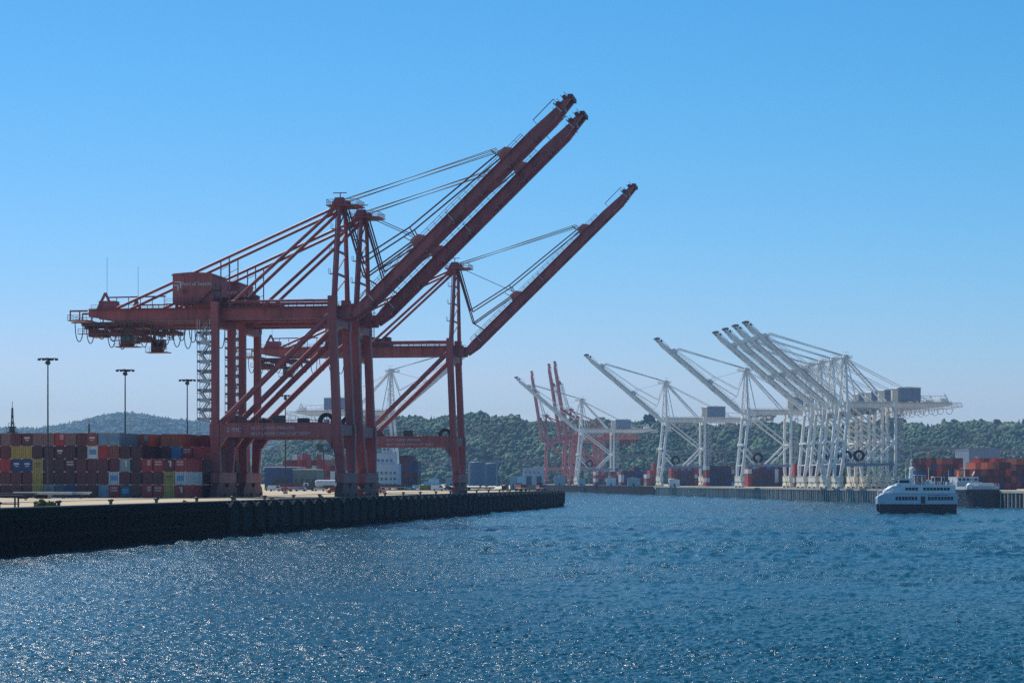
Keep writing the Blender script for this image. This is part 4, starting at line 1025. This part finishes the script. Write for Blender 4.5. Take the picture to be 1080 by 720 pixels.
trailer(at(46, 441), R(-2), 'empty pale container trailer before the white and blue bottom containers, left one')
trailer(at(65, 443), R(-4), 'empty pale container trailer before the navy bottom container, right one')
trailer(at(4, 405), R(3), 'dark empty trailer parked at the left edge of the photo', 'dark')
truck(at(549, 770), R(100), M['red_dark'], 'dark red flatbed truck near the quay corner, left one of two', 1.2)
truck(at(570, 790), R(95), M['red_dark'], 'dark red flatbed truck nearest the quay corner, right one of two', 0.9)
trailer(at(505, 800), R(8), 'dark flat trailer just right of the lone red crane legs', 'dark')
# tank trailer
root = thing('tank_trailer', 'pale blue-grey tank trailer right of the navy shed', 'trailer', at(346, 880), R(4), 'trucks and trailers on the near terminal')
b = MB(); b.tube((-5,0,2.7),(5,0,2.7),1.5,16); b.tube((5,0,2.7),(5.5,0,2.7),1.5,16,0.9); b.tube((-5.5,0,2.7),(-5,0,2.7),0.9,16,1.5); b.build('tank', M['shed'], root)
b = MB(); b.box(-5,5,-0.8,0.8,0.9,1.25); b.build('chassis', M['dark'], root)
for x in (-4,-2.8,4):
    for y in (-1,1): MB().ring((x,0.5),0,0.5,y-0.2,y+0.2,12).build('wheel', M['black'], root)
for i, (px, Y, rz, m, van, lab) in enumerate(((384, 880, 4, 'car_white', True, 'white van seen between the tight red crane legs'), (397, 930, 176, 'car_blue', False, 'pale blue car before the white stepped superstructure, left one'),
        (424, 900, 8, 'car_dark', True, 'dark van just right of the white stepped superstructure'), (432, 860, 172, 'car_white', False, 'white car parked below the maroon container block'), (441, 910, 3, 'car_white', True, 'white van parked by the small mobile crane'),
        (449, 850, 10, 'yellow', True, 'yellow van parked left of the lone red crane legs'), (472, 880, 175, 'car_dark', False, 'dark car half hidden behind the lone red crane legs'), (285, 800, 5, 'yellow', False, 'yellow car at the left end of the row before the navy shed'),
        (326, 790, 170, 'car_dark', True, 'dark van right of the pale blue car before the sheds'))):
    car(at(px, Y), R(rz), M[m], lab, van)
truck(at(311, 860), R(3), M['car_white'], 'white flatbed truck parked along the front of the sheds', 1.4)
truck(at(410, 840), R(176), M['dark'], 'dark flatbed truck before the white stepped superstructure', 1.0)
# stepped white block with a mast, added on land for a ship's superstructure
root = thing('stepped_superstructure', 'white stepped superstructure with a mast between the tight red cranes and the lone one', 'building', at(391, 1060), R(-3))
fl = [(0.0, 14.5, 0.0, 9.0, 0.0, zpx(489.5, 1060)-Q), (2.5, 12.5, 1.0, 8.0, 0, zpx(478, 1060)-Q), (5.5, 10.5, 2.0, 7.0, 0, zpx(469, 1060)-Q)]
zb_ = 0.0
for x0_, x1_, y0_, y1_, _, zt_ in fl:
    b = MB(); b.box(x0_, x1_, y0_, y1_, zb_, zt_); w_ = b.build('wall', M['boatside'], root)
    b = MB(); b.box(x0_-0.3, x1_+0.3, y0_-0.3, y1_+0.3, zt_, zt_+0.2); b.build('roof', M['shed'], root)
    nrow = max(1, int((zt_-zb_)/3.2))
    for r_ in range(nrow):
        for k in range(int((x1_-x0_)/2.2)):
            xx_ = x0_+0.6+k*2.2; b = MB(); b.box(xx_, xx_+1.3, y0_-0.06, y0_-0.005, zb_+1.2+r_*3.0, zb_+2.5+r_*3.0); b.build('window', M['glass'], root)
    zb_ = zt_+0.2
MB().tube((8, 4, zb_), (8, 4, zb_+7), 0.16, 6, 0.07).build('mast', M['boatwhite'], root)
# container handler with its mast raised
root = thing('container_handler', 'dark container handler with its mast raised beyond the portal', 'forklift', at(333, 900), R(6))
b = MB(); b.prism([(-4.5,1.0),(3.6,1.0),(3.6,2.6),(1.5,3.0),(-3.0,3.0),(-4.5,2.4)], -1.7, 1.7); b.build('body', M['dark'], root)
b = MB(); b.prism([(-1.2,3.0),(1.2,3.0),(0.9,4.9),(-0.9,4.9)], -0.9, 0.9); b.build('cab', M['dark'], root)
b = MB()
for y in (-1.0, 1.0): b.bar((4.0,y,0.6),(3.0,y,19.5),0.75,0.6)
for k in range(5): b.bar((4-0.24*k,-1.0,2+4*k),(4-0.24*k,1.0,2+4*k),0.3,0.3)
b.build('mast', M['dark'], root)
b = MB(); b.box(1.4,6.6,-1.3,1.3,16.2,17.0); b.box(0.2,3.0,-1.3,1.3,17.0,19.6); b.bar((4.5,0,17),(8.5,0,18.4),0.5,0.5); b.build('spreader', M['dark'], root)
for x in (-3,2.4):
    for y in (-1.6,1.6): MB().ring((x,0.9),0,0.9,y-0.35,y+0.35,14).build('wheel', M['black'], root)
# steel frame stack and weeds near the left edge
root = thing('gangway_frame', 'dark steel gangway frame lying at the left edge of the quay', 'gangway', q1(-6, -193), RZ1+R(6))
b = MB(); b.box(-5,3,-1,1,1.6,1.8); b.box(-5,2.4,-0.8,0.8,0.5,0.65)
for x in (-4.5,-1,2.2): b.bar((x,-0.8,0),(x,-0.8,1.6),0.2,0.2); b.bar((x,0.8,0),(x,0.8,1.6),0.2,0.2)
b.build('frame', M['dark'], root)
def weed(u, v, h, lab):
    root = thing('weed_clump', lab, 'plant', q1(u, v), 0, 'weeds along the near quay edge')
    its = [(rnd.uniform(-.8,.8)*h*.6, rnd.uniform(-.8,.8)*h*.6, -0.1, h*rnd.uniform(.25,.4), h*rnd.uniform(.5,1.0), 0, (0.06,0.08,0.025)) for _ in range(7)]
    crown_object('foliage', its, int(h*100), root)
    MB().tube((0,0,0),(0,0,h*0.4),0.04,5).build('stem', M['trunk'], root)
weed(-1.6, -190, 1.3, 'largest green weed clump at the left edge of the quay')
weed(-2.2, -184, 1.0, 'small weed clump beside the largest one on the quay edge')
for k, v in enumerate((-125, -96, -70, -31)): weed(-1.5, v, 0.7+0.1*(k % 2), f"low weed tuft, {ORD[k+1]} of four along the quay edge before the containers")

# ------------------------------------------------------------------ sheds, tanks, bridge
def shed(name, px0, px1, Y, top, wall, roof, label, cat, depth=25, rz=0.0, doors=2, band=True, base=Q):
    x0, x1 = at_x(px0, Y), at_x(px1, Y); wd_ = x1-x0; h = zpx(top, Y)-base
    root = thing(name, label, cat, (x0, Y, base), rz)
    MB().box(0,wd_,0,depth,0,h*0.94).build('wall', M[wall], root)
    b = MB(); b.prism([(-0.4,h*0.94+0.01),(wd_+0.4,h*0.94+0.01),(wd_+0.4,h*0.97),(wd_/2,h),(-0.4,h*0.97)], -0.5, depth+0.5); b.build('roof', M[roof], root)
    for k in range(doors):
        x = wd_*(k+0.5)/doors; b = MB(); b.box(x-wd_*0.16/doors*1.6, x+wd_*0.16/doors*1.6, -0.08, -0.01, 0, h*0.5); b.build('door', M['dark'], root)
    if band:
        for k in range(int(wd_/4)): x = 1+k*4; b = MB(); b.box(x, x+1.6, -0.08, -0.01, h*0.66, h*0.78); b.build('window', M['glass'], root)
    return root
shed('warehouse', 279, 312, 1005, 491.5, 'bluewall', 'roof', 'navy blue warehouse seen under the nearest crane portal', 'warehouse', 30, R(-3), 1, False)
shed('warehouse', 309, 334, 1000, 494, 'greenwall', 'roof', 'grey-green open shed joined to the right of the navy warehouse', 'shed', 26, R(-3), 4, False)
shed('warehouse', 552.5, 574, 1980, 492.5, 'shed', 'roof', 'pale grey shed just left of the far red cranes', 'shed', 40, 0, 2)
shed('warehouse', 674, 693, 2900, 474.5, 'shed', 'roof', 'long pale-roofed building on the hillside left of the middle white crane', 'building', 40, 0, 0, True, 35)
shed('warehouse', 1022, 1054, 1900, 472, 'tank', 'tank', 'tall blue-grey industrial building behind the right-hand containers', 'building', 60, 0, 0, False)
def tank(px, Y, top, r, label):
    root = thing('storage_tank', label, 'tank', at(px, Y)); h = zpx(top, Y)-Q
    MB().lathe([(r,0),(r,h*0.96)], 28).build('shell', M['tank'], root)
    MB().lathe([(r+0.1,h*0.96),(r+0.1,h*0.97),(r*0.5,h*0.99),(0.2,h)], 28).build('roof', M['tank'], root)
    b = MB(); b.bar((-r*0.7,-r*0.78,0),(r*0.5,-r*0.95,h*0.96),0.25,0.25); b.build('stair', M['steel'], root)
tank(503, 1650, 486.5, 6.6, 'blue-grey storage tank right of the lone red crane, left one')
tank(518, 1680, 488, 5.6, 'blue-grey storage tank right of the lone red crane, right one')
tank(968, 1330, 484.5, 1.9, 'slim pinkish silo behind the ferry mast') if False else None
def silo(px, Y, top, r, label, m):
    root = thing('silo', label, 'silo', at(px, Y), 0, 'slim silos behind the ferry'); h = zpx(top, Y)-Q
    MB().lathe([(r,0),(r,h*0.93)],14).build('shell', M[m], root); MB().lathe([(r*1.02,h*0.93),(0.4,h)],14).build('roof', M[m], root)
silo(962.5, 1320, 484, 1.7, 'slim pinkish silo behind the ferry mast, left one', 'c_pale pink'); silo(967.3, 1320, 484, 1.7, 'slim pinkish silo behind the ferry mast, right one', 'c_pale pink')
light_mast(at(979, 1150), zpx(476, 1150)-Q, 'thick yellowish yard mast right of the pinkish silos', m='yellow', wide=0.9, group='pale yard masts')
# small clutter on the far terminals: trucks and huts along the foot
huts = [(436,1500,505),(452,1400,505),(470,1550,504.5),(538,1700,503.5),(545,1750,502.5),(585,1800,502),(610,1500,505),(640,1620,504),(662,1480,504.5),(668,1500,505),(706,1420,506)]
for i, (px, Y, top) in enumerate(huts):
    h = zpx(top, Y)-Q; h = max(h, 2.8); wd_ = 5+2*(i % 3)
    root = thing('site_hut', f"small pale hut, {ORD[i+1]} from the left along the far shore", 'hut', at(px, Y), 0, 'huts along the far shore')
    MB().box(0,wd_,0,3.5,0,h).build('wall', M[('shed','boatwhite','steel')[i % 3]], root)
    b = MB(); b.prism([(-0.2,h+0.01),(wd_+0.2,h+0.01),(wd_+0.2,h+0.15),(wd_/2,h+0.9),(-0.2,h+0.15)],-0.2,3.7); b.build('roof', M['roof'], root)
    b = MB(); b.box(wd_*0.4,wd_*0.55,-0.06,-0.005,0,2.0); b.build('door', M['dark'], root)
# small mobile crane with a pale jib
root = thing('mobile_crane', 'small white mobile crane with raised jib left of the lone red crane legs', 'crane', at(456, 1180), 0)
b = MB(); b.prism([(-5,1),(5,1),(5,2.2),(-1,2.6),(-2,3.6),(-5,3.6)],-1.4,1.4); b.build('body', M['boatwhite'], root)
MB().bar((0,0,3.4),(9,0,16.5),0.9,0.9,0.5,0.5).build('jib', M['boatwhite'], root)
for x in (-3.6,-1.2,1.2,3.6):
    for y in (-1.2,1.2): MB().ring((x,0.6),0,0.6,y-0.2,y+0.2,12).build('wheel', M['black'], root)
# highway bridge across the valley
root = thing('highway_bridge', 'long grey highway bridge crossing in front of the wooded hill', 'bridge', (0, 2380, 0))
def deckz(px): return zpx(interp([(200,492),(430,486.5),(600,484),(700,478),(780,474.5),(980,471),(1090,474),(1300,482)], px), 2380)
b = MB(); pxs = list(range(250, 1290, 15))
for a, c in zip(pxs, pxs[1:]):
    x0, x1 = at_x(a, 2380), at_x(c, 2380); z0, z1 = deckz(a), deckz(c)
    b.add([(x0,0,z0-2.2),(x1,0,z1-2.2),(x1,22,z1-2.2),(x0,22,z0-2.2),(x0,0,z0),(x1,0,z1),(x1,22,z1),(x0,22,z0)], [(3,2,1,0),(4,5,6,7),(0,1,5,4),(2,3,7,6)])
b.build('deck', M['bridge'], root)
for px in range(262, 1290, 36):
    b = MB(); x = at_x(px, 2380); z = deckz(px)-2.2; b.box(x-1.3,x+1.3,4,7,Q,z); b.box(x-1.3,x+1.3,15,18,Q,z); b.box(x-1.5,x+1.5,3,19,z-2,z-0.02); b.build('pier', M['bridge'], root)

# ------------------------------------------------------------------ white passenger ferry
YF = 647.0
fx = at_x(966.5, YF)
ferry = thing('passenger_ferry', 'white passenger ferry with dark blue hull crossing in front of the quay', 'ferry', (fx, YF, 0), R(180))
# local frame: bow towards +x (turned to face left in the picture), port/starboard along y; camera sees the +y side
def loft(b, secs):
    n = len(secs[0]); o = []
    for s in secs: o += s
    fs = []
    for k in range(len(secs)-1):
        for i in range(n): fs.append((k*n+i, k*n+(i+1) % n, (k+1)*n+(i+1) % n, (k+1)*n+i))
    fs += [tuple(range(n-1,-1,-1)), tuple(range((len(secs)-1)*n, len(secs)*n))]
    return b.add(o, fs)
def hullsec(x, hw, z0, z1, zt=None): return [(x,-hw*0.8,z0),(x,hw*0.8,z0),(x,hw,z1),(x,-hw,z1)]
for sy in (-2.6, 2.6):
    b = MB(); loft(b, [[(x,sy-w*0.7,z0),(x,sy+w*0.7,z0),(x,sy+w,2.9),(x,sy-w,2.9)] for x, w, z0 in ((-11.7,1.25,-0.8),(6,1.25,-0.8),(10,0.85,-0.6),(11.9,0.25,0.9))]); b.build('hull', M['navy'], ferry)
b = MB(); b.box(-11.6,9.6,-3.3,3.3,1.5,2.88); b.build('bridge_deck', M['navy'], ferry)
b = MB(); loft(b, [[(x,-w,2.9),(x,w,2.9),(x,w,z),(x,-w,z)] for x, w, z in ((-12.0,3.95,6.3),(7.5,3.95,6.3),(10.5,3.3,6.2),(12.2,1.7,5.2),(12.5,0.9,4.6))]); main = b.build('main_cabin', M['boatside'], ferry)
def windows(x0, x1, z0, z1, n, y, parent):
    for s in (-1, 1):
        for k in range(n):
            a = x0+(x1-x0)*k/n; w = (x1-x0)/n*0.80; b = MB(); b.box(a, a+w, min(s*y, s*(y+0.04)), max(s*y, s*(y+0.04)), z0, z1); b.build('window', M['boatglass'], parent)
windows(1.6, 10.0, 4.1, 5.2, 8, 3.9 if False else 3.96, main) if False else None
windows(0.5, 7.4, 4.1, 5.2, 7, 3.96, main); windows(-10.6, -2.6, 4.1, 5.2, 8, 3.96, main)
b = MB()
for s in (-1, 1): b.box(-2.0, -0.6, min(s*3.96, s*4.0), max(s*3.96, s*4.0), 3.1, 5.3)
b.build('door', M['dark'], main)
b = MB()
for s in (-1, 1): b.box(-11.8, 7.4, min(s*3.96, s*4.06), max(s*3.96, s*4.06), 6.05, 6.3)
b.build('rubbing_strake', M['steel'], main)
b = MB(); loft(b, [[(x,-w,6.31),(x,w,6.31),(x,w*0.97,z),(x,-w*0.97,z)] for x, w, z in ((-11.4,3.6,8.8),(4.5,3.6,8.8),(7.8,3.2,8.5),(9.6,2.4,7.4),(10.3,1.6,6.6))]); upper = b.build('upper_cabin', M['boatwhite'], ferry)
windows(-9.6, -1.2, 7.1, 8.0, 8, 3.6, upper); windows(0.2, 4.3, 7.1, 8.0, 4, 3.6, upper)
b = MB(); n_ = 12
vs_ = []
for i in range(6):
    e_ = math.pi/2*i/6
    for k in range(n_+1):
        t_ = -math.pi/2+math.pi*k/n_; vs_.append((4.6+5.6*math.cos(t_)*math.cos(e_)**0.8, 3.45*math.sin(t_)*math.cos(e_)**0.8, 6.2+2.75*math.sin(e_)))
b.add(vs_, [(i*(n_+1)+k, i*(n_+1)+k+1, (i+1)*(n_+1)+k+1, (i+1)*(n_+1)+k) for i in range(5) for k in range(n_)], True); b.build('bow_fairing', M['boatwhite'], ferry)
for x_ in (-10.2, -3.9, -1.6):
    b = MB(); b.tube((x_-0.6, 3.0, 9.3), (x_+0.6, 3.0, 9.3), 0.32, 10); b.build('life_raft', M['boatwhite'], ferry)
# wheelhouse
b = MB(); b.prism([(2.2,8.82),(6.4,8.82),(5.9,9.3),(6.3,10.3),(5.6,10.6),(2.2,10.6)], -1.9, 1.9); wh = b.build('wheelhouse', M['boatwhite'], ferry)
b = MB(); b.box(2.6,5.6,1.9,1.94,9.4,10.25); b.box(2.6,5.6,-1.94,-1.9,9.4,10.25); b.add([(5.98,-1.7,9.4),(5.98,1.7,9.4),(6.33,1.7,10.25),(6.33,-1.7,10.25)], [(0,1,2,3)]); b.build('window', M['boatglass'], wh)
b = MB(); b.box(1.8,7.3,-2.2,2.2,10.6,10.78); b.build('roof', M['boatwhite'], wh)
b = MB(); b.rail([(-11.2,-3.4,8.82),(2.0,-3.4,8.82)],1.1,1.0,0.045); b.rail([(-11.2,3.4,8.82),(2.0,3.4,8.82)],1.1,1.0,0.045); b.rail([(-11.2,-3.4,8.82),(-11.2,3.4,8.82)],1.1,1.0,0.045); b.build('railing', M['boatwhite'], ferry)
b = MB(); b.rail([(7.5,3.8,6.32),(10.4,3.1,6.25),(12.0,1.6,5.3),(12.0,-1.6,5.3),(10.4,-3.1,6.25),(7.5,-3.8,6.32)],1.0,0.9,0.045); b.build('railing', M['boatwhite'], ferry)
b = MB(); b.box(-2.6,0.6,-2.9,2.9,11.7,11.9)
for x in (-2.2,0.2):
    for y in (-2.4,2.4): b.bar((x,y,8.82),(x,y,11.7),0.16,0.16)
b.build('canopy', M['boatwhite'], ferry)
b = MB(); b.box(-8.4,-5.0,-2.4,2.4,11.2,11.38)
for x in (-8.2,-5.2):
    for y in (-2.2,2.2): b.bar((x,y,8.82),(x,y,11.2),0.16,0.16)
b.build('canopy', M['boatwhite'], ferry)
b = MB(); b.prism([(0.9,8.82),(2.5,8.82),(2.0,13.4),(1.2,13.4)], -0.45, 0.45); b.bar((1.6,-1.8,13.0),(1.6,1.8,13.0),0.2,0.2); b.tube((1.6,0,13.4),(1.6,0,19.4),0.16,6,0.06); b.bar((1.6,-1.3,15.4),(1.6,1.3,15.4),0.16,0.16); b.bar((1.0,0,16.8),(2.4,0,16.8),0.16,0.16); mast_ = b.build('mast', M['boatwhite'], ferry)
b = MB(); b.box(1.2,2.0,-1.2,1.2,13.5,13.75); b.build('radar', M['boatwhite'], mast_)
for x, y in ((1.4,1.6),(1.4,-1.6)):
    b = MB(); b.lathe([(0.15,0),(0.55,0.25),(0.6,0.7),(0.35,1.15),(0.05,1.25)],12,(x,y,13.1)); b.build('radome', M['boatwhite'], mast_)
b = MB(); b.box(-4.6,-3.4,-1.2,1.2,8.82,10.4); b.build('vent_casing', M['boatwhite'], ferry)
b = MB(); b.prism([(-9.0,5.5),(-3.0,5.5),(-2.4,5.62),(-3.0,5.75),(-9.0,5.75)], 3.96, 3.99); b.build('stripe', M['logo_blue'], main)
b = MB()
for x in (-4.6, 0.9): b.lathe([(0.15,0),(0.5,0.2),(0.5,0.9),(0.15,1.1)],10,(x,3.3,8.9)) if False else None
for x_, h_ in ((-10.4, 3.4), (-4.2, 4.2), (3.0, 4.6)):
    b = MB(); b.tube((x_, -2.2, 8.8 if x_ < 2 else 10.78), (x_, -2.2, 8.8+h_+1.2), 0.07, 5); b.build('aerial', M['boatwhite'], ferry)
for x_ in (-9.9, -7.6, -2.9, 1.2):
    b = MB(); b.box(x_, x_+0.9, 1.6, 2.3, 8.82, 9.75); b.build('locker', M['boatwhite'], ferry)
# passengers: one continuous skinned figure each
def figure(top, legs, label, loc, rz, lean=0.0, arm=0.0):
    v = [(0,0,0.95),(0,0,1.2),(0.02*lean,0,1.42),(0.03*lean,0,1.55),(0.04*lean,0,1.68),(0.04*lean,0,1.76),
         (0,0.1,0.9),(0.02,0.11,0.5),(0,0.12,0.08),(0.12,0.12,0.04),(0,-0.1,0.9),(-0.02,-0.11,0.5),(0,-0.12,0.08),(0.12,-0.12,0.04),
         (0,0.2,1.4),(0.02+arm*0.15,0.25,1.14),(0.1+arm*0.3,0.22,0.95+arm*0.15),(0,-0.2,1.4),(0.02,-0.25,1.14),(0.1,-0.22,0.93)]
    e = [(0,1),(1,2),(2,3),(3,4),(4,5),(0,6),(6,7),(7,8),(8,9),(0,10),(10,11),(11,12),(12,13),(2,14),(14,15),(15,16),(2,17),(17,18),(18,19)]
    r = [.15,.15,.14,.06,.105,.085,.10,.07,.05,.045,.10,.07,.05,.045,.065,.05,.04,.065,.05,.04]
    me = bpy.data.meshes.new('person'); me.from_pydata(v, e, []); o = bpy.data.objects.new('person', me); col.objects.link(o)
    mod = o.modifiers.new('skin', 'SKIN'); me.skin_vertices.new() if not me.skin_vertices else None
    for i, sv in enumerate(me.skin_vertices[0].data): sv.radius = (r[i], r[i]*(1.25 if i < 3 else 1)); sv.use_root = (i == 0)
    o.modifiers.new('sub', 'SUBSURF').levels = 1
    dg = bpy.context.evaluated_depsgraph_get(); m2 = bpy.data.meshes.new_from_object(o.evaluated_get(dg)); o.modifiers.clear(); o.data = m2; bpy.data.meshes.remove(me)
    m2.name = 'person'; m2.materials.clear()
    for m in (M['skin'], top, legs, M['dark']): m2.materials.append(m)
    for p in m2.polygons:
        c = p.center; z = c.z; p.use_smooth = True
        p.material_index = 3 if z > 1.7 or z < 0.07 else (0 if z > 1.5 or (abs(c.y) > 0.17 and z < 1.02 and z > 0.8 and c.x > 0.05) else (1 if z > 0.93 else 2))
    o.location = loc; o.rotation_euler = (0, 0, rz); tag(o, label, 'person', 'passengers on the open ferry deck'); return o
shirts = [('white shirt',(0.6,0.6,0.6)),('dark jacket',(0.03,0.03,0.04)),('red top',(0.4,0.05,0.05)),('blue top',(0.06,0.14,0.35)),('grey top',(0.25,0.25,0.27)),('pale yellow top',(0.55,0.45,0.2))]
sm = {n: mat(n.replace(' ','_'), c, 0.8, var=0.05) for n, c in shirts}
jeans = mat('dark_trousers', (0.04,0.05,0.08), 0.85, var=0.05)
spots = [(-10.6,0),(-9.5,1),(-8.3,4),(-7.4,2),(-6.3,1),(-5.5,3),(-3.0,0),(-1.9,5),(-0.9,1),(0.2,4)]
for i, (x, k) in enumerate(spots):
    wp = ferry.matrix_basis @ Vector((x, 2.9-(i % 3)*0.25, 8.82))
    figure(sm[shirts[k][0]], jeans, f"person in a {shirts[k][0]} on the ferry's open deck, {ORD[len(spots)-i]} from the bow", wp, R(-90+37*(i % 5)-60), 0.5*(i % 2), (i % 2)*0.8)

# ------------------------------------------------------------------ black-hulled work ship moored at the quay
ship = thing('work_ship', 'black-hulled work ship with pale deckhouse moored right of the ferry', 'ship', (at_x(1033, 792), 800, 0), math.atan2(T2.y, T2.x))
def ssec(x, w, zb, zt): return [(x,-w*0.75,zb),(x,w*0.75,zb),(x,w,zt),(x,-w,zt)]
b = MB(); loft(b, [ssec(-12,5.6,-0.9,6.9),(ssec(-8,6.6,-0.9,6.7)),ssec(22,6.6,-0.9,6.7),ssec(32,4.2,-0.9,7.4),ssec(37,0.8,1.2,8.4)]); hull = b.build('hull', M['navy'], ship)
b = MB(); loft(b, [ssec(-12.12,5.66,0.9,2.6), ssec(-8,6.55,0.9,2.6)]) if False else b.box(-12.12,-12.0,-1.1,1.1,0.2,5.0); b.build('stern_frame', M['dark'], hull)
b = MB()
for y0, y1 in ((-6.5,-6.3),(6.3,6.5)): b.box(-8,22,y0,y1,6.72,7.9)
b.box(-12.0,-11.8,-5.4,5.4,6.92,8.1); b.build('bulwark', M['shed'], ship)
b = MB(); b.box(6,20,-5,5,6.72,9.6); b.box(8,19,-4.2,4.2,9.6,11.6); dh = b.build('deckhouse', M['shed'], ship)
for k in range(5):
    b = MB(); b.box(7.95,8.0,-3.8+k*1.6,-2.7+k*1.6,10.2,11.1); b.build('window', M['boatglass'], dh)
b = MB(); b.box(-9,3,-4.8,1.0,6.72,8.5); b.prism([(-9,8.5),(3,8.5),(2,9.3),(-8,9.3)],-4.6,0.8); b.build('hatch_cover', M['steel'], ship)
b = MB(); b.lathe([(1.5,0),(1.5,1.4),(1.0,2.2),(0.1,2.6)],14,(-3,3,6.72)); b.build('deck_tank', M['boatwhite'], ship)
b = MB(); b.tube((-7,3.5,6.72),(-7,3.5,12.6),0.28,8,0.16); b.bar((-7,3.5,11.8),(-1,0.5,13.6),0.3,0.3); b.build('derrick', M['boatwhite'], ship)
b = MB(); b.tube((12,0,11.6),(12,0,17.5),0.25,8,0.1); b.bar((12,-1.6,15),(12,1.6,15),0.15,0.15); b.build('mast', M['boatwhite'], ship)
b = MB(); b.box(15,17.4,-1.3,1.3,11.6,14.0); b.build('funnel', M['orange'], ship)
b = MB(); b.rail([(-11.8,-5.4,8.1),(-11.8,5.4,8.1)],0.9,1.2,0.06); b.build('railing', M['boatwhite'], ship)
